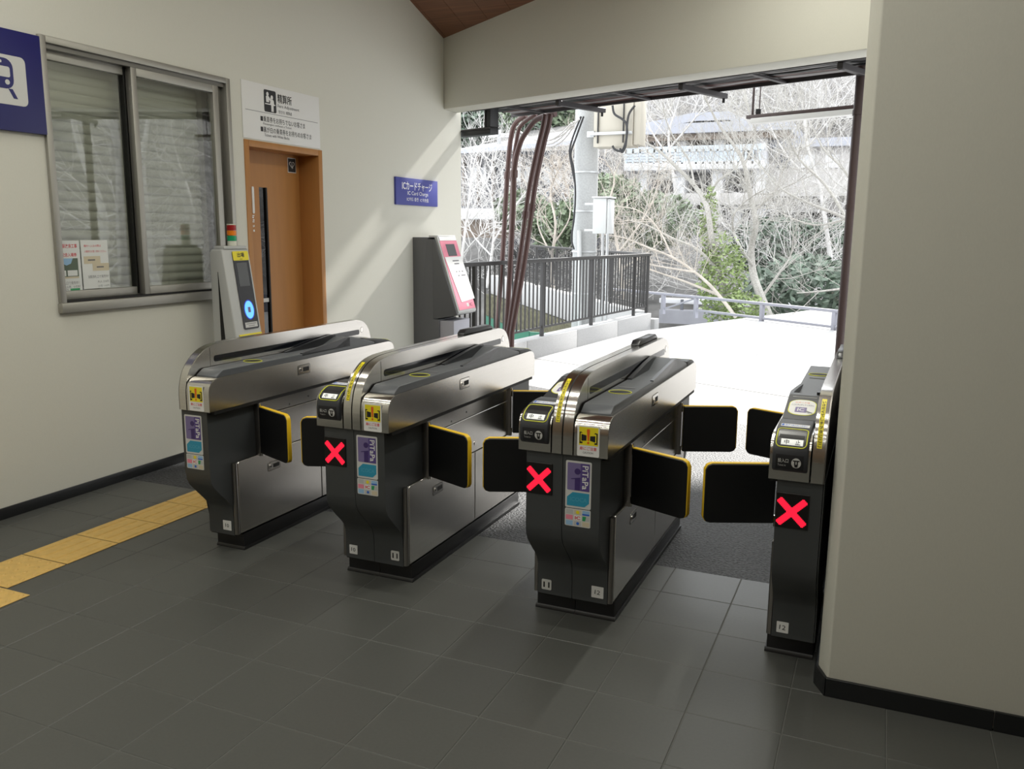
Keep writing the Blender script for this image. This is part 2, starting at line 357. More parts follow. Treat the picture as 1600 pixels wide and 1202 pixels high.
# ------------------------------------------------------------------ window with roller shutter
w = Thing('window_1', (X0, 4.1, 1.07), 'aluminium sliding office window with closed shutter behind', 'window', kind='structure')
w.part(G().box(X0-.16, X0+.020, 3.380, 3.420, 1.10, 2.551), 'stile', 'alu', bevel=.003)
w.part(G().box(X0-.16, X0+.020, 4.797, 4.835, 1.10, 2.551), 'stile', 'alu', bevel=.003)
w.part(G().box(X0-.16, X0+.020, 3.420, 4.797, 2.515, 2.551), 'head', 'alu', bevel=.003)
w.part(G().box(X0-.16, X0-.004, 3.420, 4.797, 2.490, 2.514), 'track', 'alu_dark')
w.part(G().box(X0-.16, X0+.034, 3.375, 4.842, 1.067, 1.122), 'window_sill', 'alu', bevel=.004)
w.part(G().box(X0-.16, X0-.004, 3.420, 4.797, 1.122, 1.134), 'track', 'gap')
def sash(x, y0, y1, zt, zb):
    s = w.part(G().box(x-.02, x+.02, y0, y0+.042, zb, zt), 'sash_stile', 'alu', bevel=.003)
    w.part(G().box(x-.02, x+.02, y1-.052, y1, zb, zt), 'sash_stile', 'alu', bevel=.003)
    w.part(G().box(x-.02, x+.02, y0+.042, y1-.052, zb, zb+.048), 'sash_rail', 'alu', bevel=.003)
    w.part(G().box(x-.02, x+.02, y0+.042, y1-.052, zt-.055, zt), 'sash_rail', 'alu', bevel=.003)
    w.part(G().box(x-.003, x+.003, y0+.04, y1-.05, zb+.045, zt-.05), 'pane', 'glass', smooth=False)
sash(-4.292, 3.424, 4.045, 2.498, 1.134)
sash(-4.248, 4.005, 4.745, 2.498, 1.134)
w.part(G().box(-4.315, -4.272, 3.985, 4.004, 1.14, 2.49), 'meeting_strip', 'gap')  # added black strip standing in for the shade on the rear sash stile
w.part(G().box(-4.262, -4.258, 4.745, 4.797, 1.13, 2.5), 'blanking_strip', 'alu_dark')
sh = Thing('roller_shutter', (-4.40, 4.1, 1.12), 'pale grey-green roller shutter lowered behind the office window', 'shutter')
pitch = .0555; k = 0; z = 1.135
sl = [(0, 0), (.004, .004), (.011, .016), (.012, .034), (.006, .048), (0, .0505), (-.006, .048), (-.006, .004)]
while z < 2.52:
    g = G().py([(-4.385+a, z+b) for a, b in sl], 3.41, 4.80); sh.part(g, 'slat', 'slat', smooth=True)
    g = G().box(-4.3855, -4.382, 3.41, 4.80, z+.049, z+pitch+.004); sh.part(g, 'slat_hinge', 'slat', smooth=False)
    z += pitch
sh.part(G().box(-4.372, -4.366, 4.10, 4.18, 1.27, 1.295), 'lift_handle', 'alu_dark', bevel=.002)
sh.part(G().box(-4.42, -4.33, 3.40, 3.409, 1.13, 2.52), 'guide_rail', 'alu'); sh.part(G().box(-4.40, -4.33, 4.69, 4.73, 1.135, 2.52), 'guide_rail', 'alu')
FRW = lambda y, z, x=X0: (Vector((x, y, z)), Vector((0, 1, 0)), Vector((0, 0, 1)))   # frame on the left wall, reading towards +y
def wfr(y, z, x): return FRW(y, z, x)
# posters on the glass
t = Thing('notice_poster', (-4.2885, 3.503, 1.18), 'white poster with red heading and a landscape photo in the window', 'poster')
fr = wfr(3.503, 1.325, -4.288)
t.part(G().flat(rc(-.096, .096, -.142, .142), fr, 0, .0012), 'sheet', 'paper', smooth=False)
t.text([('妙見口駅改良工事', 0, .112, .158, .024, dict(bold=.012)), ('竣工記念入場券', .004, .062, .138, .022, dict(bold=.012))], fr, .0016, 'red_ink')
pb = t.part(G().flat(rc(-.078, .078, -.072, .042), fr, .0012, .0016), 'photo', 'leaf_dark', smooth=False)
t.part(G().flat([(-.05, .042), (.045, .042), (.03, .012), (0, .002), (-.03, .016)], fr, .0016, .0019), 'photo_sky', 'sky_blue', pb, smooth=False)
t.part(G().flat(rc(-.070, -.006, -.058, -.026), fr, .0016, .0019), 'photo_card', 'paper', pb, smooth=False); t.part(G().flat(rc(.004, .070, -.058, -.026), fr, .0016, .0019), 'photo_card', 'paper', pb, smooth=False)
t.part(G().flat(rc(-.078, .078, -.072, -.062), fr, .0016, .0019), 'photo_table', 'tan', pb, smooth=False)
t.text([('当駅改札口で発売中！', 0, -.098, .150, .018), ('セット（大人券、小児券）', 0, -.120, .165, .015), ('320円', -.02, -.136, .04, .011)], fr, .0016, 'ink_grey')
t.part(G().flat(rc(.014, .078, -.141, -.130), fr, .0012, .0018), 'green_mark', 'green', smooth=False)
t = Thing('notice_poster', (-4.2885, 3.70, 1.18), 'white poster with two yellow tickets in the window', 'poster')
fr = wfr(3.702, 1.328, -4.288)
t.part(G().flat(rc(-.094, .094, -.141, .141), fr, 0, .0012), 'sheet', 'paper', smooth=False)
t.text([('構内へ入るの際は', -.014, .108, .12, .014), ('入場券をお買い求めください。', .004, .076, .155, .014)], fr, .0016, 'red_ink')
for cx, cy in ((-.022, .026), (.036, -.016)):
    p = t.part(G().flat(rc(cx-.058, cx+.058, cy-.022, cy+.022), fr, .0012, .0016+.0003*(cx > 0)), 'ticket_print', 'sticker_yellow' if False else 'tan', smooth=False)
    t.part(G().flat(rc(cx-.03, cx+.02, cy-.004, cy+.004), fr, .0019, .0021), 'ticket_line', 'ink_grey', p, smooth=False)
t.text([('当駅改札口で発売中！', .014, -.072, .145, .018), ('大人 210円', .045, -.102, .08, .015), ('小児 110円', .046, -.128, .08, .014)], fr, .0016, 'ink_grey')
# ------------------------------------------------------------------ door
d = Thing('door_1', (X0, 5.42, 0), 'orange-brown wooden door in a deep frame beside the window', 'door', kind='structure')
d.part(G().box(-4.43, X0+.008, 4.968, 5.016, 0, 2.168), 'jamb', 'wood', bevel=.002); d.part(G().box(-4.43, X0+.008, 5.836, 5.886, 0, 2.168), 'jamb', 'wood', bevel=.002)
d.part(G().box(-4.43, X0+.008, 5.016, 5.836, 2.122, 2.168), 'door_head', 'wood', bevel=.002)
d.part(G().box(-4.445, -4.412, 5.016, 5.34, 0, 2.122), 'leaf', 'wood', smooth=False); lf = d.part(G().box(-4.445, -4.412, 5.428, 5.836, 0, 2.122), 'leaf', 'wood', smooth=False)
d.part(G().box(-4.445, -4.412, 5.34, 5.428, 1.856, 2.122), 'leaf_rail', 'wood', smooth=False); d.part(G().box(-4.445, -4.412, 5.34, 5.428, 0, .55), 'leaf_rail', 'wood', smooth=False)
d.part(G().box(-4.443, -4.438, 5.34, 5.412, .55, 1.856), 'slit_backing', 'glass_back', smooth=False); d.part(G().box(-4.424, -4.420, 5.34, 5.412, .55, 1.856), 'slit_pane', 'glass_dark', smooth=False)
d.part(G().box(-4.445, -4.406, 5.412, 5.428, .55, 1.856), 'slit_bead', 'gap', smooth=False); d.part(G().box(-4.419, -4.415, 5.345, 5.408, .98, 1.01), 'slit_sticker', 'label', smooth=False)
d.part(G().flat(rrect(.024, .20, .011), wfr(5.265, 1.757, -4.412), 0, .006), 'pull_plate', 'white')
g = G()
for a0, a1, b0, b1 in ((-.010, .012, .038, .046), (-.012, .006, .022, .034), (-.008, .012, .004, .014), (-.012, .010, -.008, -.001), (-.008, -.002, -.045, -.030), (.002, .010, -.042, -.028), (-.006, .010, -.078, -.062)): g.flat(rc(a0, a1, b0, b1), wfr(5.262, 1.60, -4.412), 0, .0015)
d.part(g, 'print_marks', 'white', smooth=False)
h = d.part(G().flat(rc(-.052, .052, -.058, .058), wfr(5.748, 2.045, -4.412), 0, .0012), 'heart_sticker', 'label', smooth=False)
fr = wfr(5.748, 2.045, -4.412)
d.part(G().flat(rc(-.046, .046, -.052, .052), fr, .0012, .0018), 'sticker_field', 'ink', h, smooth=False)
hp = [(-.0, -.036)]+[(.034*math.sin(a)**3*1.0, .030*(13*math.cos(a)-5*math.cos(2*a)-2*math.cos(3*a)-math.cos(4*a))/16+.006) for a in [math.pi*1.0-.001-2*math.pi*k/28 for k in range(1, 28)]]
d.part(G().flat(hp, fr, .0018, .0022), 'heart_mark', 'label', h, smooth=False)
d.part(G().flat([(a*.72, b*.72+.002) for a, b in hp], fr, .0022, .0026), 'heart_centre', 'ink', h, smooth=False)
d.part(G().flat(rc(-.004, .004, -.022, .016), fr, .0026, .003).flat(rc(.004, .014, -.022, -.016), fr, .0026, .003), 'heart_stem', 'label', h, smooth=False)
# ------------------------------------------------------------------ signs on the left wall
t = Thing('station_sign', (X0, 2.9, 2.03), 'large blue sign with a white train pictogram left of the window', 'sign')
fr = wfr(2.93, 2.284, X0+.004)
t.part(G().flat(rc(-.448, .448, -.252, .252), fr, -.004, .024), 'panel', 'sign_blue', bevel=.002)
pc = t.part(G().flat(rrect(.30, .245, .028, cx=.198), fr, .024, .0255), 'pictogram_field', 'label', smooth=False)
tx, tz = .172, .018
t.part(G().flat(rrect(.205, .150, .045, 5, tx, tz+.012), fr, .0255, .0265), 'train_body', 'sign_blue', pc, smooth=False)
t.part(G().flat(rrect(.168, .052, .010, 3, tx, tz+.020), fr, .0265, .0272), 'train_windscreen', 'label', pc, smooth=False)
t.part(G().flat(rrect(.085, .014, .004, 2, tx, tz+.068), fr, .0265, .0272), 'train_plate', 'label', pc, smooth=False)
for sx in (-1, 1):
    t.part(G().flat(ell(.013, .013, 16, tx+sx*.066, tz-.030), fr, .0265, .0272), 'train_headlight', 'label', pc, smooth=False)
    t.part(G().flat([(tx+sx*.068, tz-.062), (tx+sx*.092, tz-.062), (tx+sx*.118, tz-.108), (tx+sx*.095, tz-.108)], fr, .0255, .0265), 'train_rail', 'sign_blue', pc, smooth=False)
t = Thing('fare_sign', (X0, 5.42, 2.175), 'white fare adjustment sign in Japanese and English above the door', 'sign')
fr = wfr(5.415, 2.375, X0)
t.part(G().flat(rc(-.452, .452, -.197, .197), fr, 0, .006), 'panel', 'white', bevel=.001)
t.part(G().flat(rc(-.42, .425, -.0016, .0016), fr, .006, .0068), 'rule', 'ink_grey', smooth=False)
pc = t.part(G().flat(rrect(.135, .155, .012, 3, -.148, .087), fr, .006, .007), 'pictogram_field', 'ink', smooth=False)
def clerk(cx, cy, s): return ell(.014*s, .016*s, 12, cx, cy+.042*s)
fig = G().flat(ell(.013, .015, 12, -.176, .135), fr, .007, .0078).flat([(-.194, .118), (-.186, .122), (-.166, .122), (-.158, .116), (-.148, .102), (-.142, .116), (-.136, .112), (-.146, .088), (-.160, .098), (-.160, .078), (-.192, .078)], fr, .007, .0078)
fig.flat(ell(.013, .015, 12, -.128, .117), fr, .007, .0078).flat([(-.146, .098), (-.138, .102), (-.118, .102), (-.108, .094), (-.104, .060), (-.112, .060), (-.112, .016), (-.138, .016), (-.138, .060), (-.150, .066)], fr, .007, .0078)
fig.flat(rc(-.206, -.092, .062, .069), fr, .007, .0079)
t.part(fig, 'pictogram', 'white', pc, smooth=False)
t.text([('精算所', .020, .120, .165, .066, dict(bold=.012)), ('■乗車券をお持ちでないお客さま', -.002, -.044, .52, .042), ('■裏が白の乗車券をお持ちのお客さま', .035, -.118, .60, .042)], fr, .0075, 'ink')
t.text([('Fare Adjustment', .064, .064, .255, .030), ('정산소', -.020, .026, .075, .024), ('精算處', .066, .026, .070, .024), ('Passengers without a Ticket', -.072, -.080, .325, .020), ('Tickets with White Backs', -.083, -.156, .285, .020)], fr, .0075, 'ink_grey')
t = Thing('charge_sign', (X0, 7.405, 1.78), 'blue sign reading IC Card Charge above the charging machine', 'sign')
fr = wfr(7.405, 1.905, X0)
t.part(G().flat(rc(-.405, .405, -.126, .126), fr, 0, .02), 'panel', 'ic_blue', bevel=.002)
t.text([('ICカードチャージ', -.005, .052, .58, .080, dict(bold=.012)), ('IC Card Charge', .005, -.018, .40, .046, dict(bold=.006)), ('IC카드 충전', -.100, -.070, .22, .036, dict(bold=.006)), ('IC卡充值', .128, -.072, .165, .036, dict(bold=.006))], fr, .0212, 'white')
# ------------------------------------------------------------------ ticket gates
# a gate is two half modules turned end for end, with a tall fin between; y = 0 is the end facing the hall
GL = 1.6
LEDN = 22
def half_parts():
    out = []
    def part(g, name, m, key=None, par=None, **k): out.append((g, name, m, key, par, k))
    # dark core with its S-curved ends
    fc = [(.012, .72), (.012, .425), (.016, .385), (.032, .355), (.075, .308), (.112, .272), (.135, .245), (.146, .215), (.150, .17), (.150, .085)]
    part(G().px(fc+[(GL-y, z) for y, z in reversed(fc)], -.148, -.0012), 'body', 'body', 'body')
    part(G().box(-.150, -.001, .155, GL-.155, .079, .086), 'body_foot', 'gap')
    part(G().box(-.166, -.0008, .195, GL-.195, 0, .079), 'plinth', 'plinth', 'plinth', bevel=.002)
    part(G().px([(.188, 0), (.188, .006), (.195, .016), (GL-.195, .016), (GL-.188, .006), (GL-.188, 0)], -.172, -.0006), 'toe_strip', 'plinth')
    # steel housing
    hp = [(0, .722)]+smooth2([(0, .805), (.0015, .822), (.008, .842), (.021, .857), (.040, .867), (.066, .8722), (.095, .8735)], 4)
    part(G().px(hp+[(GL-y, z) for y, z in reversed(hp)], -.177, -.0465), 'housing', 'steel', 'housing', ang=25)
    hs = [(.002, .723)]+[(y+.0022, z-.0018) for y, z in hp[1:]]
    part(G().px(hs+[(GL-y, z) for y, z in reversed(hs)], -.1776, -.1765), 'side_skin', 'steel_side', None, 'housing', ang=25)
    part(G().box(-.1755, -.001, .03, GL-.03, .706, .722), 'housing_underside', 'gap')
    # housing pull
    def latch(y, z, x, w, h, key):
        fr = (Vector((x, y, z)), Vector((0, -1, 0)), Vector((0, 0, 1)))
        part(G().flat(rrect(w, h, .010), fr, 0, .0012), 'latch', 'alu_dark', key)
        part(G().flat(rrect(w-.006, h-.006, .008), fr, .0012, .0016), 'latch_plate', 'steel', None, key)
        part(G().flat(rrect(w*.48, h*.42, .004, 3, .016), fr, .0016, .0020), 'latch_recess', 'gap', None, key)
        part(G().flat(ell(.011, .011, 16, -.028), fr, .0016, .004), 'latch_lock', 'steel_bright', None, key)
        part(G().flat(ell(.005, .005, 10, -.028), fr, .004, .0045), 'latch_keyway', 'gap', None, key)
    latch(.905, .822, -.1776, .105, .052, 'latch_a')
    # lower doors and middle panels
    part(G().px([(.178, .088), (.178, .438), (.186, .446), (.762, .446), (.762, .088)], -.166, -.149), 'lower_door', 'steel_side', 'ld1', bevel=.002, seg=1)
    part(G().px([(.768, .088), (.768, .446), (GL-.186, .446), (GL-.178, .438), (GL-.178, .088)], -.166, -.149), 'lower_door', 'steel_side', 'ld2', bevel=.002, seg=1)
    for s in (0, 1):
        f = (lambda y: y) if s == 0 else (lambda y: GL-y)
        y0, y1 = sorted((f(.152), f(.176)))
        part(G().pz([(-.150, y0), (-.160, y0), (-.1655, y0+.004), (-.167, y0+.012), (-.1655, y0+.020), (-.160, y1), (-.150, y1)], .088, .444), 'edge_strip', 'steel_dark', ang=60)
    latch(.50, .365, -.166, .10, .046, 'latch_b'); latch(1.16, .365, -.166, .10, .046, 'latch_c')
    part(G().box(-.165, -.149, .338, GL-.338, .640, .706), 'middle_panel', 'steel_side', bevel=.0015, seg=1)
    part(G().box(-.165, -.149, .338, GL-.338, .450, .636), 'middle_panel', 'steel_side', bevel=.0015, seg=1)
    fr = (Vector((-.165, .80, .49)), Vector((0, -1, 0)), Vector((0, 0, 1)))
    part(G().flat(ell(.011, .011, 16, .04), fr, 0, .003), 'lock', 'steel_bright')
    for yy, zz in ((.52, .67), (.56, .655), (.86, .67), (1.02, .655)):
        part(G().flat(ell(.0045, .0045, 10), (Vector((-.165, yy, zz)), Vector((0, -1, 0)), Vector((0, 0, 1))), 0, .0008), 'sensor_eye', 'gap')
    # top deck
    part(G().px([(.20, .862), (.20, .884), (.215, .888), (.440, .940), (.475, .941), (.600, .900), (1.488, .902), (1.500, .898), (1.535, .876), (1.535, .862)], -.166, -.0475), 'deck', 'deck', 'deck', bevel=.002, seg=1)
    for xa, xb_, hz in ((-.166, -.152, 0), (-.068, -.0475, .010)):
        part(G().px([(.46, .89), (.46, .941+hz), (.50, .943+hz), (.64, .930+hz), (.90, .905), (.90, .89)], xa, xb_), 'deck_cheek', 'deck_dark', None, 'deck')
    fr = (Vector((-.107, 1.215, .9022)), Vector((1, 0, 0)), Vector((0, 1, 0)))
    n = 28
    part(G().ring([(-.107+.047*math.cos(2*math.pi*k/n), 1.215+.040*math.sin(2*math.pi*k/n), .9025) for k in range(n)], .0018, 5), 'slot_ring', 'lime', None, 'deck')
    part(G().flat(ell(.043, .036, 24), fr, 0, .0008), 'ticket_slot', 'gap', None, 'deck')
    part(G().flat(rc(-.035, .035, -.115, -.100), fr, 0, .0008).flat(rc(.01, .03, -.122, -.118), fr, 0, .0008), 'deck_display', 'label' if False else 'ink_grey', None, 'deck')
    # card reader panel on the slope
    sd = Vector((0, .225, .052)).normalized(); fr = (Vector((-.107, .3275, .9142)), Vector((1, 0, 0)), sd)
    part(G().flat(rrect(.114, .224, .006), fr, 0, .0012), 'reader_panel', 'unit', 'rp', smooth=False)
    part(G().flat(rrect(.096, .140, .040, 6, 0, -.006), fr, .0012, .0019), 'reader_rim', 'lime', None, 'rp', smooth=False)
    part(G().flat(rrect(.090, .133, .037, 6, 0, -.006), fr, .0019, .0025), 'reader_target', 'white', None, 'rp', smooth=False)
    part(G().flat(rrect(.040, .046, .003, 2, -.003, -.030), fr, .0025, .0029), 'reader_mark', 'purple_light', None, 'rp', smooth=False)
    g = G(); text(g, 'IC', fmap(fr, .0033), -.003, -.030, .024, .026, bold=.02); part(g, 'lettering', 'white', None, 'rp', smooth=False)
    g = G(); text(g, 'ICカードは', fmap(fr, .0029), -.002, .036, .050, .013); part(g, 'lettering', 'orange', None, 'rp', smooth=False)
    g = G(); text(g, 'ここにタッチしてください', fmap(fr, .0029), 0, .014, .078, .014, bold=.01); part(g, 'lettering', 'purple_dark', None, 'rp', smooth=False)
    part(G().flat(rc(-.043, .043, .0905, .0925), fr, .0012, .0016), 'print_line', 'label', None, 'rp', smooth=False)
    g = G().flat([(.012, -.040), (.018, -.036), (.040, -.052), (.036, -.056)], fr, .0029, .0032).flat([(.016, -.050), (.018, -.048), (.030, -.056), (.028, -.058)], fr, .0029, .0032); part(g, 'hand_mark', 'ink_grey', None, 'rp', smooth=False)
    # ticket unit wrapped over the rounded front
    up = [(.001, .752), (-.008, .762), (-.013, .782), (-.014, .806), (-.011, .830), (-.002, .850), (.018, .868), (.046, .880), (.080, .888), (.120, .8925), (.160, .894), (.205, .893)]
    part(G().px(up+[(.205, .862), (.05, .85), (.02, .80), (.012, .752)], -.168, -.053), 'ticket_unit', 'unit', 'tu', bevel=.005, seg=3, ang=40)
    cum = [0.0]
    for a, b in zip(up, up[1:]): cum.append(cum[-1]+math.dist(a, b))
    def um(x, s, h=.001):
        s = max(0, min(cum[-1]-1e-6, s))
        for i in range(len(up)-1):
            if s <= cum[i+1]: break
        k = (s-cum[i])/(cum[i+1]-cum[i]); a, b = up[i], up[i+1]
        def nrm(j):
            p, q = up[max(j-1, 0)], up[min(j+1, len(up)-1)]; v = Vector((q[0]-p[0], q[1]-p[1])).normalized(); return Vector((-v.y, v.x))
        nn = (nrm(i)*(1-k)+nrm(i+1)*k).normalized()
        return Vector((x, a[0]+(b[0]-a[0])*k+nn.x*h, a[1]+(b[1]-a[1])*k+nn.y*h))
    def patch(pts_x, s0, s1, h, n=8):
        g = G(); x0, x1 = pts_x; vs = []; fs = []
        for i in range(n+1):
            s = s0+(s1-s0)*i/n; vs += [um(x0, s, h), um(x1, s, h)]
        fs = [(2*i, 2*i+1, 2*i+3, 2*i+2) for i in range(n)]
        return g.add(vs, fs)
    s0, s1 = .092, .185
    rr = [(x*1.0-.1105, s0+(s1-s0)/2+b) for x, b in rrect(.098, s1-s0, .015, 4)]
    dense = []
    for i, p in enumerate(rr):
        q = rr[(i+1) % len(rr)]; m = max(1, int(math.dist(p, q)/.012))
        for k in range(m): dense.append((p[0]+(q[0]-p[0])*k/m, p[1]+(q[1]-p[1])*k/m))
    part(G().ring([um(x, s, .0008) for x, s in dense], .0020, 6), 'slot_ring', 'lime', None, 'tu')
    part(patch((-.156, -.066), s0+.004, s1-.004, .0008), 'slot_mouth', 'deck_dark', None, 'tu')
    part(patch((-.152, -.070), s0+.034, s0+.052, .0014, 3), 'slot_gap', 'gap', None, 'tu')
    part(patch((-.144, -.073), s0+.007, s0+.030, .0018, 4), 'slot_display', 'screen_white', None, 'tu')
    g = G(); text(g, '中', lambda a, b: um(a, b, .0026), -.126, s0+.0185, .016, .018, bold=.01); part(g, 'lettering', 'ink', None, 'tu', smooth=False); g = G(); text(g, '止', lambda a, b: um(a, b, .0026), -.090, s0+.0185, .016, .018, bold=.01)
    part(g, 'lettering', 'ink', None, 'tu', smooth=False)
    part(patch((-.156, -.067), .014, .066, .0010, 6), 'legend_plate', 'ink', None, 'tu')
    g = G(); text(g, '投入口', lambda a, b: um(a, b, .0020), -.132, .046, .034, .014, bold=.01); part(g, 'lettering', 'label', None, 'tu', smooth=False); g = G(); text(g, 'Ticket in', lambda a, b: um(a, b, .0020), -.136, .030, .026, .007)
    part(g, 'lettering', 'label', None, 'tu', smooth=False)
    g = G(); nn = 20; ctr = um(-.090, .040, .0018); g.add([ctr]+[um(-.090+.0155*math.cos(2*math.pi*k/nn), .040+.0175*math.sin(2*math.pi*k/nn), .0018) for k in range(nn)], [(0, 1+k, 1+(k+1) % nn) for k in range(nn)])
    part(g, 'insert_mark', 'label', None, 'tu', smooth=False)
    g = G(); mpd = lambda a, b: um(-.090+a, .040+b, .0026)
    for q in (rc(-.011, .011, .006, .010), rc(-.006, -.002, -.004, .006), rc(.002, .006, -.004, .006), [(-.004, -.014), (.004, -.014), (.006, -.004), (-.006, -.004)]): g.add([mpd(a, b) for a, b in q], [(0, 1, 2, 3)])
    part(g, 'insert_symbol', 'ink', None, 'tu', smooth=False)
    part(patch((-.156, -.062), .203, .232, .0012, 3), 'strip_sticker', 'white', None, 'tu')
    g = G(); text(g, '1枚ずつお入れください', lambda a, b: um(a, b, .0020), -.106, .217, .075, .016, bold=.015); part(g, 'lettering', 'blue', None, 'tu', smooth=False)
    part(patch((-.154, -.146), .208, .228, .0018, 2), 'strip_arrow', 'blue', None, 'tu')
    # led cross
    part(G().box(-.147, -.040, .0075, .0125, .552, .676), 'led_panel', 'led_back', 'led', bevel=.002, seg=1)
    g = G(); c = .098/LEDN; fr = (Vector((-.095, .0075, .610)), Vector((1, 0, 0)), Vector((0, 0, 1)))
    for i in range(LEDN):
        for j in range(LEDN):
            a, b = i-(LEDN-1)/2, j-(LEDN-1)/2
            if (abs(a-b) <= 3.7 or abs(a+b) <= 3.7) and abs(a)+abs(b) < LEDN-2.0:
                O, U, Vv = fr; N = U.cross(Vv)*.0006; q = [O+U*(a*c+dx*c*.47)+Vv*(b*c+dz*c*.47)+N for dx, dz in ((-1, -1), (1, -1), (1, 1), (-1, 1))]
                g.add(q, [(0, 1, 2, 3)])
    part(g, 'led_cross', 'led', None, 'led', smooth=False)
    # far end (hall side on the other half): caution and card stickers
    fr = (Vector((-.102, GL, .782)), Vector((-1, 0, 0)), Vector((0, 0, 1)))
    part(G().flat(rrect(.086, .116, .004, 2), fr, 0, .0008), 'caution_sticker', 'white', 'cs', smooth=False)
    part(G().flat(rc(-.036, .038, -.016, .053), fr, .0008, .0012), 'caution_field', 'sticker_yellow', None, 'cs', smooth=False)
    g = G().flat([(-.034, -.006), (-.034, .034), (-.027, .034), (-.022, .030), (-.030, .030), (-.030, -.003), (-.022, -.003), (-.022, -.009), (-.034, -.010)], fr, .0012, .0015)
    g.flat([(.036, -.010), (.036, .032), (.027, .034), (.022, .030), (.031, .029), (.031, -.004), (.024, -.004), (.024, -.010)], fr, .0012, .0015)
    g.flat([(-.027, .000), (-.027, .026), (-.007, .022), (-.007, .002)], fr, .0012, .0015).flat([(.027, -.002), (.027, .022), (.007, .020), (.007, .003)], fr, .0012, .0015)
    part(g, 'caution_doors', 'ink', None, 'cs', smooth=False)
    g = G().flat([(-.005, .046), (.005, .046), (.006, .040), (.003, .002), (-.003, .002), (-.006, .040)], fr, .0015, .0019).flat(ell(.0045, .0045, 12, 0, -.006), fr, .0015, .0019); part(g, 'exclamation_mark', 'orange', None, 'cs', smooth=False)
    g = G(); text(g, '扉にご注意', fmap(fr, .0012), 0, -.028, .066, .013, bold=.012); part(g, 'lettering', 'red_ink', None, 'cs', smooth=False)
    g = G(); text(g, 'CAUTION', fmap(fr, .0012), 0, -.044, .040, .007); part(g, 'lettering', 'ink', None, 'cs', smooth=False)
    fr = (Vector((-.0635, GL-.012, .6065)), Vector((-1, 0, 0)), Vector((0, 0, 1)))
    part(G().flat(rrect(.102, .184, .006, 3), fr, 0, .0008), 'card_sticker', 'label', 'ks', smooth=False)
    part(G().flat(rrect(.088, .107, .004, 3, 0, .031), fr, .0008, .0012), 'purple_field', 'purple_light', None, 'ks', smooth=False)
    part(G().flat(rc(.008, .044, -.0225, .0845), fr, .0012, .0014), 'purple_band', 'purple', None, 'ks', smooth=False)
    part(G().flat(ell(.012, .012, 20, -.004, .052), fr, .0014, .0018).flat([(-.029, .020), (-.029, .023), (.007, .030), (.007, -.021), (-.014, -.021), (-.014, .022)], fr, .0014, .0018), 'figure_mark', 'purple_dark', None, 'ks', smooth=False)
    g = G(); text(g, 'PiTaPa', fmap(fr, .0020), .027, .031, .092, .024, rot=-90, bold=.015); part(g, 'lettering', 'white', None, 'ks', smooth=False)
    part(G().flat([(-.044, -.050), (-.022, -.030), (.044, -.030), (.044, -.068), (.026, -.084), (-.044, -.084)], fr, .0008, .0012), 'cyan_field', 'cyan', None, 'ks', smooth=False)
    g = G(); text(g, 'ICOCA', fmap(fr, .0016), .002, -.057, .066, .016); part(g, 'lettering', 'cyan_light', None, 'ks', smooth=False)
    fr = (Vector((-.0635, GL-.012, .477)), Vector((-1, 0, 0)), Vector((0, 0, 1)))
    part(G().flat(rrect(.102, .069, .005, 3), fr, 0, .0008), 'card_list_sticker', 'label', 'kl', smooth=False)
    cm = [['machine', 'tan', 'sky_blue'], ['pink', 'white', 'machine'], ['sky_blue', 'machine', 'tan']]
    for r in range(3):
        for c_ in range(3):
            x, z = -.033+.033*c_, .022-.022*r
            part(G().flat(rc(x-.014, x+.014, z-.009, z+.009), fr, .0008, .0011), 'card_mark', cm[r][c_], None, 'kl', smooth=False)
    part(G().flat(rc(.018, .046, .013, .019), fr, .0011, .0014).flat(ell(.006, .006, 12, .001, -.022), fr, .0011, .0014), 'card_emblem', 'blue', None, 'kl', smooth=False)
    part(G().flat([(.019, -.009), (.030, -.009), (.034, .009), (.019, .009)], fr, .0011, .0014), 'card_emblem', 'green', None, 'kl', smooth=False)
    part(G().flat(ell(.007, .007, 12, 0, .022), fr, .0011, .0014), 'card_emblem', 'sticker_yellow', None, 'kl', smooth=False)
    g = G(); text(g, 'IC', fmap(fr, .0014), 0, 0, .022, .013, bold=.03); part(g, 'lettering', 'red_ink', None, 'kl', smooth=False)
    # swing flaps at both ends
    for s in (0, 1):
        hy = .340 if s == 0 else GL-.340; sy = -1 if s == 0 else 1
        hinge = Vector((-.176, hy, .572)); U = Vector((-.257, sy*.110, 0)); L = U.length; U.normalize(); fr = (hinge, U, Vector((0, 0, 1)))
        def fp(e): return [(.012, -.116+e*.3), (L-.024, -.116+e*.3), (L-.008+e*.4, -.110), (L+e, -.094), (L+e, .094), (L-.008+e*.5, .110+e*.6), (L-.024, .116+e), (.012, .116+e)]
        part(G().flat(fp(0), fr, -.0135, .0135), 'flap', 'flap', 'fl%d' % s, bevel=.003, seg=1)
        part(G().flat(fp(.0036), fr, -.0105, .0105), 'flap_edge', 'yellow', None, 'fl%d' % s, bevel=.002, seg=1)
        for zz in (.462, .682):
            part(G().tube([(-.174, hy, zz-.022), (-.174, hy, zz+.022)], .011, 12), 'hinge', 'steel_bright')
        part(G().box(-.180, -.148, hy-.012, hy+.012, .44, .706), 'hinge_post', 'steel_dark', bevel=.003)
    return out
HALF = {}
for kind in ('entry', 'exit'):
    lst = []
    for g, name, m, key, par, k in half_parts():
        if kind == 'exit': g.map(lambda p: (-p.x, GL-p.y, p.z))
        lst.append((name, g.mesh(name, m, **k), key, par))
    HALF[kind] = lst
FIN_C = smooth2([(0, .79), (.0025, .82), (.009, .850), (.022, .887), (.046, .923), (.080, .955), (.120, .980), (.165, .996), (.23, 1.006), (.33, 1.01)], 4)
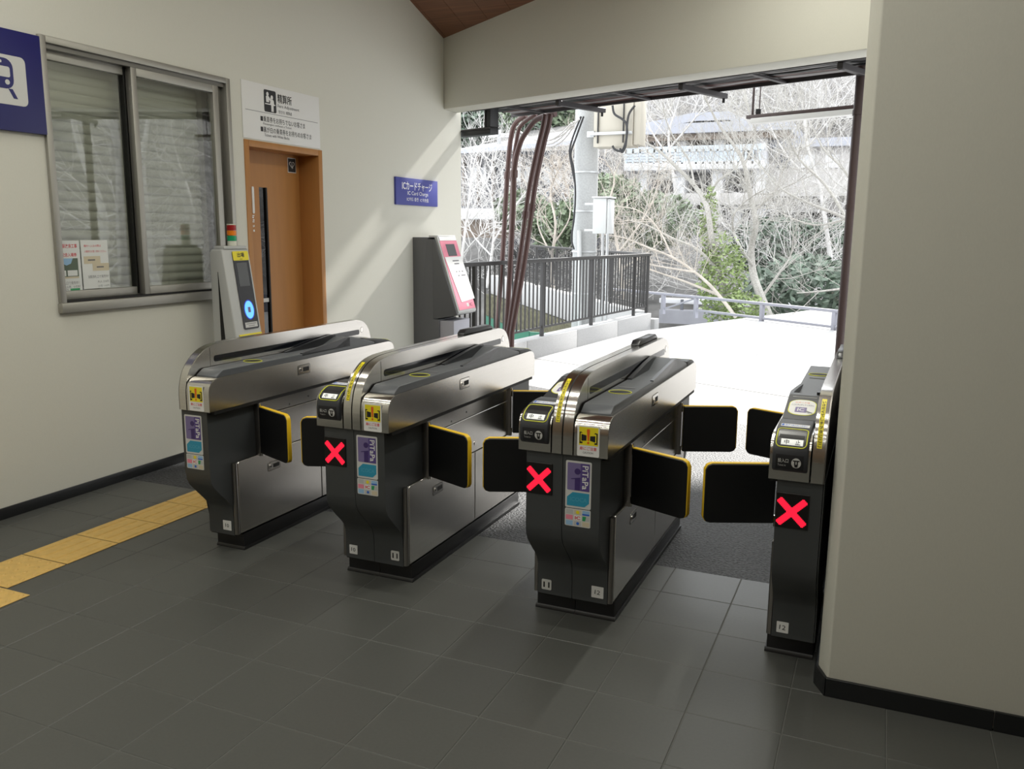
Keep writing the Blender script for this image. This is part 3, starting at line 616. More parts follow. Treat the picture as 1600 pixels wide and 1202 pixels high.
FIN = [(0, .722)]+FIN_C+smooth2([(1.39, 1.01), (1.44, 1.002), (1.49, .982), (1.525, .945), (1.545, .90), (1.552, .85)], 3)+[(1.552, .722)]
FM = {}
for sx in (-1, 1):
    lst = []
    lst.append(('fin', G().px(FIN, sx*.0028, sx*.0405).mesh('fin', 'steel', ang=28), 'fin', None))
    lst.append(('fin_skin', G().px([(y*.996+.003, z-.002) for y, z in FIN], sx*.0398, sx*.0410).mesh('fin_skin', 'steel_side', ang=28), None, 'fin'))
    fr = (Vector((sx*.0410, .80, .935)), Vector((0, sx, 0)), Vector((0, 0, 1)))
    lst.append(('fin_window', G().flat(rrect(1.235, .030, .012, 3, sx*.008), fr, 0, .0008).mesh('fin_window', 'black_glass'), None, 'fin'))
    fr2 = (Vector((sx*.0410, 1.452, .945)), Vector((0, sx, 0)), Vector((0, 0, 1)))
    lst.append(('maker_badge', G().flat(ell(.017, .017, 20), fr2, 0, .0008).mesh('maker_badge', 'steel_dark'), 'bd%d' % sx, 'fin'))
    g = G().flat(ell(.0145, .0145, 20), fr2, .0008, .0012); text(g, 'C', fmap(fr2, .0016), 0, 0, .01, .013)
    lst.append(('badge_mark', g.mesh('badge_mark', 'steel_bright', smooth=False), None, 'fin'))
    lst.append(('fin_seam', G().box(*sorted((sx*.0404, sx*.0414)), .166, .168, .90, .99).mesh('fin_seam', 'gap'), None, 'fin'))
    FM[sx] = lst
def fin_pt(s, x, h):      # along the curved leading edge
    pts = FIN_C; c = [0]
    for a, b in zip(pts, pts[1:]): c.append(c[-1]+math.dist(a, b))
    for i in range(len(pts)-1):
        if s <= c[i+1]: break
    k = (s-c[i])/(c[i+1]-c[i]); a, b = pts[i], pts[i+1]; v = Vector((b[0]-a[0], b[1]-a[1])).normalized()
    return Vector((x, a[0]+(b[0]-a[0])*k-v.y*h, a[1]+(b[1]-a[1])*k+v.x*h))
g = G()
vs = []; n = 24
for i in range(n+1):
    s = .052+.20*i/n; vs += [fin_pt(s, -.030, .001), fin_pt(s, -.014, .001)]
g.add(vs, [(2*i, 2*i+1, 2*i+3, 2*i+2) for i in range(n)]); STRIP = g.mesh('strip_sticker', 'sticker_yellow')
g = G()
for i, ch in enumerate('ここにタッチしてください'): text(g, ch, lambda a, b: fin_pt(b, a, .002), -.022, .062+.0155*i, .011, .012, bold=.02, rot=90 if ch in 'ー' else 0)
STRIPT = g.mesh('lettering', 'ink', smooth=False)
BAR = G().px([(1.02, 1.01), (1.03, 1.022), (1.05, 1.034), (1.34, 1.034), (1.375, 1.02), (1.385, 1.01)], -.030, .012).mesh('sensor_bar', 'deck_dark', bevel=.004)
PLATE = {}
def plate_parts(num, side, style):
    cx, cz, w_, h_ = (-.1095, .1245, .042, .042) if side < 0 else (.1075, .1305, .050, .048)
    if style == 'print': w_, h_ = .042, .044
    fr = (Vector((cx, .150, cz)), Vector((1, 0, 0)), Vector((0, 0, 1)))
    a = G().flat(rrect(w_, h_, .005 if style == 'print' else .002, 3), fr, 0, .0012).mesh('number_plate', 'label' if style == 'print' else 'white', smooth=False)
    g = G(); text(g, num, fmap(fr, .0018), 0, 0, .027 if style == 'print' else .022, .024 if style == 'print' else .018, bold=.03 if style == 'print' else .004, rot=0 if style == 'print' else -4)
    return a, g.mesh('lettering', 'ink', smooth=False)
def inst(root, lst):
    keys = {}
    for name, me, key, par in lst:
        o = bpy.data.objects.new(name, me); COL.objects.link(o); o.parent = keys.get(par, root)
        if key: keys[key] = o
    return keys
def gate(xc, label, halves, nums, bar=True, wide=True):
    r = tag(empty('ticket_gate', (xc, 2.925, 0)), label, 'ticket gate', 'automatic ticket gates in the row')
    for kind in halves: inst(r, HALF[kind])
    if 'entry' in halves:
        k = inst(r, FM[-1]); s = bpy.data.objects.new('strip_sticker', STRIP); s.parent = k['fin']; COL.objects.link(s)
        s2 = bpy.data.objects.new('lettering', STRIPT); s2.parent = k['fin']; COL.objects.link(s2)
    if 'exit' in halves: inst(r, FM[1])
    if bar:
        o = bpy.data.objects.new('sensor_bar', BAR); o.parent = r; COL.objects.link(o)
    if len(halves) == 1:      # closing panel on the blind side
        s = 1 if halves[0] == 'entry' else -1
        G().px([(.014, .72), (.014, .425), (.034, .355), (.078, .308), (.137, .245), (.152, .17), (.152, .085), (GL-.152, .085), (GL-.152, .17), (GL-.137, .245), (GL-.078, .308), (GL-.034, .355), (GL-.014, .425), (GL-.014, .72)], s*.0008, s*.004).build('back_panel', 'body', r)
        G().px(FIN, -s*.0028, s*.0015).build('fin_back', 'steel_dark', r)
    else:
        G().px([(y*.99+.006, z-.004) for y, z in FIN], -.0026, .0026).build('fin_core', 'gap', r)
    for num, side, style in nums:
        a, b = plate_parts(num, side, style); o = bpy.data.objects.new('number_plate', a); o.parent = r; COL.objects.link(o)
        o2 = bpy.data.objects.new('lettering', b); o2.parent = o; COL.objects.link(o2)
    return r
gate(-2.924, 'narrow ticket gate nearest the left wall, without a red cross', ['exit'], [('10', 1, 'hand')], bar=False)
gate(-1.985, 'ticket gate with plates 10 and 11, red cross and card stickers', ['entry', 'exit'], [('10', -1, 'hand'), ('11', 1, 'print')])
gate(-1.053, 'ticket gate with plates 11 and 12, third from the left wall', ['entry', 'exit'], [('11', -1, 'print'), ('12', 1, 'hand')])
gate(-.128, 'narrow ticket gate beside the right foreground wall, plate 12 only', ['entry'], [('12', -1, 'hand')])
# ------------------------------------------------------------------ tactile paving strip
tp = Thing('tactile_paving', (-3.52, 3, 0), 'yellow tactile paving strip leading to the wide lane by the wall', 'tactile paving')
def ttile(x0, y0, dots, x1=None, y1=None):
    x1 = x1 or x0+.295; y1 = y1 or y0+.292
    t_ = tp.part(G().box(x0+.001, x1, y0+.001, y1, .0003, .004), 'tactile_tile', 'yellow_tile', bevel=.0012, seg=1)
    g = G()
    if dots:
        for a in range(5):
            for b in range(5):
                cx, cy = x0+.03+.06*a, y0+.03+.06*b; n = 10
                lo = [(cx+.0115*math.cos(6.2832*k/n), cy+.0115*math.sin(6.2832*k/n), .004) for k in range(n)]; hi = [(cx+.007*math.cos(6.2832*k/n), cy+.007*math.sin(6.2832*k/n), .0085) for k in range(n)]
                g.loop2(lo, hi)
        tp.part(g, 'tactile_studs', 'yellow_tile', t_)['kind'] = 'stuff'
    else:
        for a in range(4):
            cx = x0+.0375+.075*a; ya, yb = y0+.014, y1-.014
            if yb <= ya: continue
            g.loop2([(cx-.014, ya, .004), (cx+.014, ya, .004), (cx+.014, yb, .004), (cx-.014, yb, .004)], [(cx-.0085, ya+.006, .0085), (cx+.0085, ya+.006, .0085), (cx+.0085, yb-.006, .0085), (cx-.0085, yb-.006, .0085)])
        tp.part(g, 'tactile_bars', 'yellow_tile', t_)
for k in range(-2, 5):
    y0 = 2.33+.298*k
    if k < 0: continue
    y1 = min(y0+.292, 3.768)
    if y1 > y0+.05: ttile(-3.669, y0, k == 0, y1=y1)
for k in range(4): ttile(-3.516-.299*(k-1)-.299*0, 2.012, True) if False else None
for x0 in (-3.516, -3.815, -4.114):
    for y0 in (2.030, 1.731): ttile(x0, y0, True)
# ------------------------------------------------------------------ exit card reader by the window
t = Thing('card_reader_post', (-4.03, 4.57, 0), 'grey card reader post with blue glowing touch disc beside the window', 'card reader')
def fx(z): return -3.992+(1.405-z)*.148
pr = [(-4.10, .62), (-4.10, 1.385), (-4.085, 1.408), (-4.00, 1.410), (-3.991, 1.398), (fx(.86), .86), (fx(.62), .62)]
t.part(G().py(pr, 4.44, 4.70), 'casing', 'machine', bevel=.010, seg=3)
t.part(G().py([(-4.034, .62), (-4.036, 1.26), (-4.033, 1.262), (-3.985, .62)], 4.4385, 4.4405), 'side_slot', 'gap')
t.part(G().box(-4.08, -3.93, 4.47, 4.67, 0, .63), 'pedestal', 'machine', bevel=.005)
t.part(G().box(-4.075, -3.99, 4.46, 4.68, 1.408, 1.430), 'cap', 'machine', bevel=.006)
fz = Vector((fx(1.0)-fx(1.405), 0, -.405)).normalized()*-1; fr = (Vector((fx(1.13)+.003, 4.60, 1.13)), Vector((0, 1, 0)), fz)
t.part(G().flat(rrect(.150, .525, .012, 3, 0, .005), fr, 0, .003), 'front_panel', 'black_glass', smooth=False)
y_ = t.part(G().flat(rrect(.152, .062, .008, 3, .002, .236), fr, .003, .0045), 'exit_label', 'sticker_yellow', smooth=False)
t.text([('出場', .002, .242, .068, .032, dict(bold=.02)), ('- Exit -', .002, .214, .035, .010)], fr, .0052, 'ink', y_)
t.part(G().flat(rc(-.050, .050, .032, .190), fr, .003, .0038), 'screen', 'screen_grey', smooth=False)
t.part(G().flat(ell(.052, .068, 28, .002, -.128), fr, .003, .0036), 'touch_halo', 'blue_halo', smooth=False)
dsc = t.part(G().flat(ell(.043, .060, 28, .002, -.128), fr, .0036, .0042), 'touch_disc', 'blue_glow', smooth=False)
t.part(G().flat(rrect(.026, .036, .003, 2, .002, -.128), fr, .0042, .0046).flat(rrect(.014, .022, .002, 2, .002, -.128), fr, .0046, .005), 'touch_mark', 'purple_light', dsc, smooth=False)
t.part(G().flat(rc(-.060, .060, -.247, -.212), fr, .003, .0038), 'note_label', 'label', smooth=False)
t.part(G().flat(rc(-.05, .05, -.224, -.220), fr, .0038, .0042).flat(rc(-.03, .03, -.238, -.234), fr, .0038, .0042), 'note_lines', 'ink_grey', smooth=False)
t.part(G().py([(fx(.83)-.02, .845), (fx(.83)+.004, .845), (fx(.83)+.006, .835), (fx(.83)-.02, .835)], 4.47, 4.69), 'warning_strip', 'sticker_yellow')
def cyl(cx, cy, z0, z1, r, n=20): return G().tube([(cx, cy, z0), (cx, cy, z1)], r, n)
lp = Thing('signal_tower', (-4.04, 4.60, 1.43), 'small red, orange and green signal lamp on the grey card reader', 'signal lamp')
for z0, z1, m in ((1.430, 1.462, 'lamp_ivory'), (1.462, 1.496, 'lamp_green'), (1.498, 1.530, 'lamp_orange'), (1.532, 1.566, 'lamp_red'), (1.566, 1.574, 'lamp_ivory')):
    lp.part(cyl(-4.045, 4.60, z0, z1, .031 if m != 'lamp_ivory' else .030), 'lens' if m != 'lamp_ivory' else 'lamp_base', m, bevel=.002, seg=1)
# ------------------------------------------------------------------ card charging machine
t = Thing('charge_machine', (-4.05, 7.53, 0), 'dark grey card charging machine with pink and white front panel', 'charging machine')
t.part(G().py([(-4.222, 0), (-4.222, 1.478), (-4.06, 1.478), (-4.06, 1.46), (-3.985, 1.46), (-3.985, .69), (-3.937, .69), (-3.937, 0)], 7.33, 7.70), 'cabinet', 'machine_dark', bevel=.004)
t.part(G().py([(-4.0, 1.452), (-3.979, 1.452), (-3.738, .748), (-3.752, .735), (-4.0, .690)], 7.326, 7.704), 'head', 'machine_dark', bevel=.003)
t.part(G().py([(-3.992, 1.478), (-3.965, 1.490), (-3.730, .765), (-3.742, .742)], 7.345, 7.735), 'front_frame', 'machine', bevel=.004)
t.part(G().box(-3.935, -3.782, 7.345, 7.69, 0, .68), 'pedestal', 'machine_lilac', bevel=.003); t.part(G().box(-4.06, -3.96, 7.36, 7.72, 1.479, 1.497), 'top_cap', 'white', bevel=.003)
fz = Vector((-3.965+3.730, 0, 1.490-.765)).normalized(); fr = (Vector((-3.8465, 7.545, 1.1265)), Vector((0, 1, 0)), fz)
t.part(G().flat(rc(-.175, .18, -.36, .335), fr, 0, .002), 'pink_panel', 'pink', smooth=False)
t.part(G().flat(rc(-.172, .178, .336, .372), fr, 0, .004), 'white_header', 'white', smooth=False)
t.part(G().flat(rc(-.075, .105, .180, .300), fr, .002, .004), 'screen', 'screen_grey', smooth=False)
sh_ = t.part(G().flat([(-.168, .172), (.185, .172), (.215, -.265), (-.085, -.285)], fr, .003, .005), 'paper_sheet', 'white', smooth=False)
g = G()
for a0, a1, b in ((-.03, .10, .13), (-.01, .09, .10), (-.02, .0, .02), (.04, .06, .02), (.10, .13, .02), (.0, .03, -.02), (.07, .16, -.02)): g.flat(rc(a0, a1, b-.006, b+.006), fr, .005, .006)
t.part(g, 'print_lines', 'ink_grey', sh_, smooth=False)
t.part(G().flat(rrect(.05, .035, .008, 3, .03, -.318), fr, .002, .003), 'coin_label', 'label', smooth=False); t.text([('IC', .10, -.318, .05, .03)], fr, .003, 'ink')
t.part(G().box(-3.985, -3.97, 7.331, 7.335, 1.39, 1.40), 'maker_plate', 'ink_grey')
# ------------------------------------------------------------------ just outside: tray, conduits, post, gutter, lamp
ct = Thing('cable_tray', bl(2, .4, 2.75), 'long dark cable tray full of cables along the outside of the opening', 'cable tray')
TZ = 2.752
for t0 in (.29, .86):
    ct.part(G().loop2([bl(.1, t0, TZ), bl(7, t0, TZ), bl(7, t0+.02, TZ), bl(.1, t0+.02, TZ)], [bl(.1, t0, TZ+.07), bl(7, t0, TZ+.07), bl(7, t0+.02, TZ+.07), bl(.1, t0+.02, TZ+.07)]), 'side_rail', 'tray')
for k in range(5):
    s0 = .55+1.35*k; ct.part(G().loop2([bl(s0, .31, TZ), bl(s0+.04, .31, TZ), bl(s0+.04, .86, TZ), bl(s0, .86, TZ)], [bl(s0, .31, TZ+.015), bl(s0+.04, .31, TZ+.015), bl(s0+.04, .86, TZ+.015), bl(s0, .86, TZ+.015)]), 'rung', 'tray')
rnd = random.Random(3)
for k in range(13):
    t0 = .34+.5*k/12; r_ = rnd.uniform(.012, .024)
    pts = [bl(s_, t0+rnd.uniform(-.014, .014), TZ+.02+r_+rnd.uniform(0, .012)) for s_ in [.15+.42*i for i in range(17)]]
    ct.part(G().tube(pts, r_, 7), 'cable', rnd.choice(['cable', 'cable', 'cable_grey', 'cable_grey', 'conduit']))
for s0 in (1.25, 2.62, 3.97, 5.3):
    b = ct.part(G().loop2([bl(s0, .30, TZ-.045), bl(s0+.045, .30, TZ-.045), bl(s0+.045, 1.0, TZ-.045), bl(s0, 1.0, TZ-.045)], [bl(s0, .30, TZ-.001), bl(s0+.045, .30, TZ-.001), bl(s0+.045, 1.0, TZ-.001), bl(s0, 1.0, TZ-.001)]), 'bracket', 'tray', bevel=.003, seg=1)
    ct.part(G().tube([bl(s0+.022, .97, TZ-.08), bl(s0+.022, .97, TZ-.04)], .012, 8), 'bolt', 'cable', b)
    ct.part(G().tube([bl(s0+.022, .33, TZ-.05), bl(s0+.022, .33, TZ+.10)], .022, 8), 'clamp', 'tray', b)
    ct.part(G().tube([bl(s0+.022, .88, TZ+.07), bl(s0+.022, .88, 4.19)], .006, 6), 'hanger_rod', 'galv', b)
# loose white wires drooping from the left end of the tray
for k, (a, b_, sag) in enumerate([((822, 212), (893, 192), 44), ((830, 216), (897, 190), 52), ((838, 220), (902, 188), 56), ((812, 205), (905, 186), 60)]):
    pts = []
    for i in range(11):
        q = i/10; u = a[0]+(b_[0]-a[0])*q; v = a[1]+(b_[1]-a[1])*q+sag*q*(1-q)*1.6; pts.append(at(u, v, 9.25-.25*q))
    single(G().tube(pts, .008, 6), 'hanging_wire', 'cable_white', pts[0], ['thin white wire under the tray, ending nearest the brown conduits', 'white wire under the tray, second out from the conduits', 'white wire under the tray, nearest the concrete pole', 'longest white wire sagging lowest under the tray'][k], 'wire', 'white wires under the tray')
CON = [([(822, 180), (806, 192), (799, 212), (795, 245), (791, 300), (786, 390), (780, 470), (776, 520)], .028, 'brown conduit bending from the tray, leftmost of the bundle'),
       ([(838, 178), (815, 195), (808, 215), (803, 250), (800, 300), (797, 390), (793, 470), (790, 520)], .022, 'slim brown conduit, second from left in the bundle'),
       ([(868, 178), (840, 186), (824, 204), (812, 226), (804, 262), (802, 320), (798, 400), (794, 470), (791, 520)], .030, 'brown conduit with the widest bend below the tray'),
       ([(852, 178), (848, 200), (838, 240), (826, 300), (818, 360), (808, 430), (797, 500), (794, 520)], .026, 'leaning brown conduit left of the concrete pole'),
       ([(860, 178), (857, 196), (848, 232), (836, 290), (828, 350), (816, 430), (802, 508), (800, 522)], .028, 'leaning brown conduit closest to the concrete pole')]
for k, (pp, r_, lab) in enumerate(CON):
    pts = []
    for i, (u, v) in enumerate(pp):
        d_ = CR*((u-800)/FPX)+CD*((v-601)/FPX)+_f; o_ = Vector((0, 0, CAMZ)); p0 = bl(1.1, 1.05-.05*k)
        pts.append(o_+d_*((p0-o_).dot(BN)/d_.dot(BN)))
    fine = []
    for i in range(len(pts)-1):
        p0, p1, p2, p3 = pts[max(i-1, 0)], pts[i], pts[i+1], pts[min(i+2, len(pts)-1)]
        for j in range(5):
            q = j/5; fine.append(.5*((2*p1)+(-p0+p2)*q+(2*p0-5*p1+4*p2-p3)*q*q+(-p0+3*p1-3*p2+p3)*q**3))
    fine.append(pts[-1]); fine.append(pts[-1]+Vector((-.02, 0, -1.2)))
    t = Thing('conduit_pipe', fine[-1], lab, 'conduit', 'brown conduits below the tray')
    t.part(G().tube(fine, r_, 10), 'pipe', 'conduit')
    for j in (len(fine)//2, ):
        a = fine[j]; dd = (fine[j+1]-a).normalized(); t.part(G().tube([a-dd*.04, a+dd*.04], r_+.010, 10), 'coupling', 'conduit')
t = Thing('downpipe', (-.272, 7.2, 0), 'dark brown downpipe at the right edge of the opening', 'downpipe')
t.part(G().tube([(-.266, 7.2, 0), (-.266, 7.2, 4.2)], .040, 16), 'pipe', 'brown_post')
for z in (1.75, 2.45): t.part(G().tube([(-.266, 7.2, z-.02), (-.266, 7.2, z+.02)], .046, 16), 'collar', 'brown_post')
gt = Thing('gutter', (-4.1, 8.36, 2.5), 'black gutter elbow hanging beside the end of the left wall', 'gutter')
def gb(s0, s1, t0, t1, z0, z1): return G().loop2([bl(s0, t0, z0), bl(s1, t0, z0), bl(s1, t1, z0), bl(s0, t1, z0)], [bl(s0, t0, z1), bl(s1, t0, z1), bl(s1, t1, z1), bl(s0, t1, z1)])
gt.part(gb(-.2, .305, .36, .48, 2.525, 2.595), 'gutter_run', 'cable', bevel=.006); gt.part(gb(.215, .305, .36, .48, 2.595, 3.0), 'gutter_drop', 'cable', bevel=.006)
gt.part(gb(-.2, .30, .352, .36, 2.575, 2.590), 'gutter_lip', 'tray'); gt.part(gb(.225, .24, .352, .36, 2.6, 3.0), 'gutter_lip', 'tray')
hl = Thing('hanging_lamp', at(1250, 178, 9.1), 'long white tube lamp hung under the canopy at upper right', 'lamp')
A, B = Vector((-1.408, 9.33, 2.69)), Vector((-.20, 8.85, 2.69)); D_ = (B-A).normalized(); N_ = Vector((-D_.y, D_.x, 0))
def lb(a, b, w0, z0, z1): return G().loop2([a-N_*w0+Vector((0, 0, z0)), b-N_*w0+Vector((0, 0, z0)), b+N_*w0+Vector((0, 0, z0)), a+N_*w0+Vector((0, 0, z0))], [a-N_*w0+Vector((0, 0, z1)), b-N_*w0+Vector((0, 0, z1)), b+N_*w0+Vector((0, 0, z1)), a+N_*w0+Vector((0, 0, z1))])
hl.part(lb(A, B, .03, .01, .045), 'channel', 'brown_post', bevel=.003); hl.part(lb(A+D_*.06, B, .05, -.045, .009), 'reflector', 'white', bevel=.01)
for q in (.055, .13, 1.15):
    p = A+D_*q; hl.part(G().tube([p+Vector((0, 0, .04)), p+Vector((0, 0, 1.5))], .012 if q < .1 else .006, 8), 'rod', 'brown_post')
p = A+D_*.12; hl.part(G().box(p.x-.025, p.x+.025, p.y-.02, p.y+.02, p.z+.045, p.z+.10), 'junction', 'cable', bevel=.004)
# ------------------------------------------------------------------ curb and railings
CA, CB = Vector((-3.845, 9.828, 0)), Vector((-3.448, 13.771, 0)); cd = (CB-CA).normalized(); cn = Vector((cd.y, -cd.x, 0)); C0 = CA-cd*1.8
def cb(s0, s1, t0, t1, z0, z1):
    q = [C0+cd*s0+cn*t0, C0+cd*s1+cn*t0, C0+cd*s1+cn*t1, C0+cd*s0+cn*t1]
    return G().loop2([p+Vector((0, 0, z0)) for p in q], [p+Vector((0, 0, z1)) for p in q])
CLN = (CB-C0).length
cu = Thing('concrete_curb', C0+cd*3, 'low pale concrete curb under the dark railing', 'curb')
for k in range(4): cu.part(cb(k*CLN/4+.004, (k+1)*CLN/4-.004, -.20, 0, -.3, .24), 'curb_block', 'concrete', bevel=.008)
cu.part(cb(CLN, CLN+.22, -.2, .06, -.05, .14), 'end_block', 'concrete', bevel=.008)
def railing(name, p0, d, L, posts, label, m, z0, z1, pitch, rm, tw=.028):
    t = Thing(name, p0+d*(L/2)+Vector((0, 0, z0)), label, 'railing'); nn = Vector((d.y, -d.x, 0))
    def bx(s0, s1, w, za, zb):
        q = [p0+d*s0-nn*w, p0+d*s1-nn*w, p0+d*s1+nn*w, p0+d*s0+nn*w]; return G().loop2([Vector((p.x, p.y, za)) for p in q], [Vector((p.x, p.y, zb)) for p in q])
    t.part(bx(-.03, L+.03, tw, z1-.045, z1), 'top_rail', m, bevel=.004); t.part(bx(0, L, .014, z0+.10, z0+.125), 'bottom_rail', m)
    me = None; s = .05; L0 = t.L
    while s < L:
        if all(abs(s-q) > .04 for q in posts):
            c = p0+d*s
            if me is None:
                me = G().box(-.008, .008, -.008, .008, 0, z1-z0-.16).mesh('baluster', m, smooth=False)
            o = bpy.data.objects.new('baluster', me); COL.objects.link(o); o.parent = t.o; o.location = Vector((c.x, c.y, z0+.12))-L0
        s += pitch
    for q in posts: t.part(bx(q-.022, q+.022, .022, z0, z1-.04), 'post', m, bevel=.003, seg=1)
    return t
railing('metal_railing', C0-cn*.08, cd, CLN, [.35, 1.62+.35, 3.50, 5.15, CLN-.03], 'dark metal railing with upright bars on the concrete curb', 'rail', .24, 1.21, .105, 'rail')
FA = CB-cn*.1+cd*.05; FB_ = Vector((-9.0, 21.2, 0)); fd = (FB_-FA).normalized(); fL = (FB_-FA).length
railing('metal_railing', FA, fd, fL, [.02, 1.8, 3.6, 5.4, 7.2, fL], 'farther dark railing on the white parapet behind the conduits', 'rail', .24, 1.21, .125, 'rail')
fn = Vector((fd.y, -fd.x, 0)); FA2 = FA+fd*.32; q = [FA2-fn*.12, FA+fd*(fL+3)-fn*.12, FA+fd*(fL+3)+fn*.12, FA2+fn*.12]
single(G().loop2([p+Vector((0, 0, -.32)) for p in q], [p+Vector((0, 0, .235)) for p in q]), 'parapet_wall', 'concrete', FA+fd*4, 'white concrete parapet below the farther railing', 'wall', bevel=.01)
q = [FA-fn*.3, FA+fd*(fL+3)-fn*.3, FA+fd*(fL+3)+fn*.35, FA+fn*.35]
single(G().loop2([p+Vector((0, 0, -.95)) for p in q], [p+Vector((0, 0, -.33)) for p in q]), 'mossy_bank', 'moss', FA+fd*4+Vector((0, 0, -2)), 'mossy retaining bank under the white parapet', 'bank', smooth=False)
single(G().loop2([p+Vector((0, 0, -2.2)) for p in q], [p+Vector((0, 0, -.96)) for p in q]), 'retaining_wall', 'green_sheet', FA+fd*4+Vector((0, 0, -2.2)), 'dark green retaining wall below the mossy bank', 'wall', smooth=False)
single(G().pz([(-12, 8.3), (-4.4, 8.3), (-3.7, 13.6), (-12, 21)], -2.5, -2.2), 'lower_ground', 'hill', (-8, 12, -2.5), 'ground of the sunken area behind the railing', 'ground', kind='structure')
gs = Thing('green_sheet', (-5.2, 9.2, -2.2), 'dark green sheet fence behind the railing bars', 'fence')
for k in range(5): gs.part(G().box(-6.6+k*.5, -6.105+k*.5, 11.3, 11.34, -2.2, .12+.01*(k % 2)), 'sheet_panel', 'green_sheet', bevel=.003, seg=1)
gdr = Thing('guard_rail', (-2, 15.8, 0), 'low pale steel guard rail at the far edge of the forecourt', 'guard rail')
ga, gb_ = Vector((-3.317, 16.771, 0)), Vector((-.578, 14.769, 0)); gdv = (gb_-ga).normalized(); gnv = Vector((gdv.y, -gdv.x, 0))
def gbx(s0, s1, w_, z0, z1, o=ga, dv=gdv):
    nv = Vector((dv.y, -dv.x, 0)); q = [o+dv*s0-nv*w_, o+dv*s1-nv*w_, o+dv*s1+nv*w_, o+dv*s0+nv*w_]; return G().loop2([p+Vector((0, 0, z0)) for p in q], [p+Vector((0, 0, z1)) for p in q])
gdr.part(gbx(0, 6.5, .03, .285, .335), 'top_rail', 'guard', bevel=.008); gdr.part(gbx(0, 6.5, .025, .03, .075), 'bottom_rail', 'guard', bevel=.006)
for s in (0, 1.71, 3.27, 4.9, 6.4): gdr.part(gbx(s-.035, s+.035, .035, -.1, .29), 'post', 'guard', bevel=.005)
g2 = Vector((-4.2, 17.35, 0)); dv2 = (ga-g2).normalized()
gdr.part(gbx(-1.5, (ga-g2).length, .03, .285, .335, g2, dv2), 'top_rail', 'guard', bevel=.008); gdr.part(gbx(.1, .17, .035, -.1, .29, g2, dv2), 'post', 'guard'); 
gdr.part(G().tube([g2+dv2*.15+Vector((0, 0, .0)), ga+Vector((0, 0, .29))], .018, 6), 'brace', 'guard')
# ------------------------------------------------------------------ concrete pole with boxes
up = Thing('utility_pole', (-4.19, 12.5, -2.2), 'thick concrete utility pole behind the railing', 'pole')
up.part(G().tube([(-4.17, 12.5, -2.2), (-4.20, 12.5, 1), (-4.225, 12.5, 6.5)], [.20, .182, .17], 20), 'shaft', 'pole')
for z in (.62, 1.25, 1.85, 2.42): up.part(G().tube([(-4.205, 12.5, z-.012), (-4.205, 12.5, z+.012)], .193, 20), 'band', 'galv')
for (u, r_) in ((908, .028), (944, .022), (951, .022)):
    if u == 908: up.part(G().tube([at(905, 360, 12.25), at(906, 520, 12.25)], .03, 10), 'riser_pipe', 'box_white')
    else: up.part(G().tube([at(u-2, 365, 12.3), at(u-4, 520, 12.3)], r_, 8), 'riser_pipe', 'galv')
def curve(pts, n=5):
    out = []
    for i in range(len(pts)-1):
        p0, p1, p2, p3 = pts[max(i-1, 0)], pts[i], pts[i+1], pts[min(i+2, len(pts)-1)]
        for j in range(n):
            q = j/n; out.append(.5*((2*p1)+(-p0+p2)*q+(2*p0-5*p1+4*p2-p3)*q*q+(-p0+3*p1-3*p2+p3)*q**3))
    return out+[pts[-1]]
for pp in ([(912, 182), (900, 215), (892, 240), (896, 262), (899, 300), (897, 340), (893, 372), (897, 390)], [(908, 182), (896, 212), (890, 236), (893, 258), (898, 285)]):
    up.part(G().tube(curve([at(u, v, 12.2) for u, v in pp]), .014, 6), 'pole_cable', 'cable')
bx_ = Thing('pole_cabinet', at(962, 225, 12.0), 'beige steel cabinet fixed to the pole above, with looping black cables', 'cabinet')
p = at(962, 229, 12.0); hw = .332; zb = p.z
bx_.part(G().box(p.x-hw, p.x+hw*.72, 12.0, 12.33, zb, zb+1.0), 'casing', 'beige', bevel=.006); bx_.part(G().box(p.x+hw*.74, p.x+hw*1.02, 12.02, 12.33, zb+.02, zb+1.0), 'side_casing', 'beige', bevel=.006)
bx_.part(G().box(p.x-hw-.06, p.x+hw*.72, 11.96, 12.0, zb+.16, zb+.20), 'bracket_bar', 'galv', bevel=.003)
bx_.part(G().box(p.x-hw+.06, p.x-hw+.075, 11.975, 12.0, zb+.05, zb+1), 'door_gap', 'cable'); bx_.part(G().box(p.x+.10, p.x+.115, 11.975, 12.0, zb+.05, zb+1), 'door_gap', 'cable')
for pp in ([(957, 165), (960, 178), (972, 186), (979, 195), (979, 215), (974, 232), (968, 236), (960, 233), (957, 228)], [(992, 165), (983, 178), (980, 195), (979, 215), (977, 230), (972, 238), (969, 232)]):
    bx_.part(G().tube(curve([at(u, v, 11.92) for u, v in pp]), .016, 7), 'loop_cable', 'cable')
bx_.part(G().box(p.x-hw-.10, p.x-hw+.02, 12.0, 12.5, zb+.14, zb+.22), 'mounting_arm', 'galv')
p = at(943, 338, 12.1)
wb = Thing('junction_box', p, 'white junction box strapped to the right of the concrete pole', 'junction box')
wb.part(G().box(p.x-.115, p.x+.085, 11.95, 12.22, p.z-.25, p.z+.25), 'casing', 'box_white', bevel=.008); wb.part(G().box(p.x+.088, p.x+.125, 11.97, 12.22, p.z-.25, p.z+.24), 'side_cover', 'box_white', bevel=.006)
wb.part(G().box(p.x-.13, p.x+.14, 11.93, 12.24, p.z+.252, p.z+.275), 'hood', 'box_white', bevel=.004)
for dz in (-.2, .18): wb.part(G().box(p.x-.33, p.x-.09, 12.22, 12.25, p.z+dz-.015, p.z+dz+.015), 'strap', 'galv')
fp = Thing('far_pole', at(1297, 480, 30), 'slim grey lamp post in front of the far hillside', 'post')
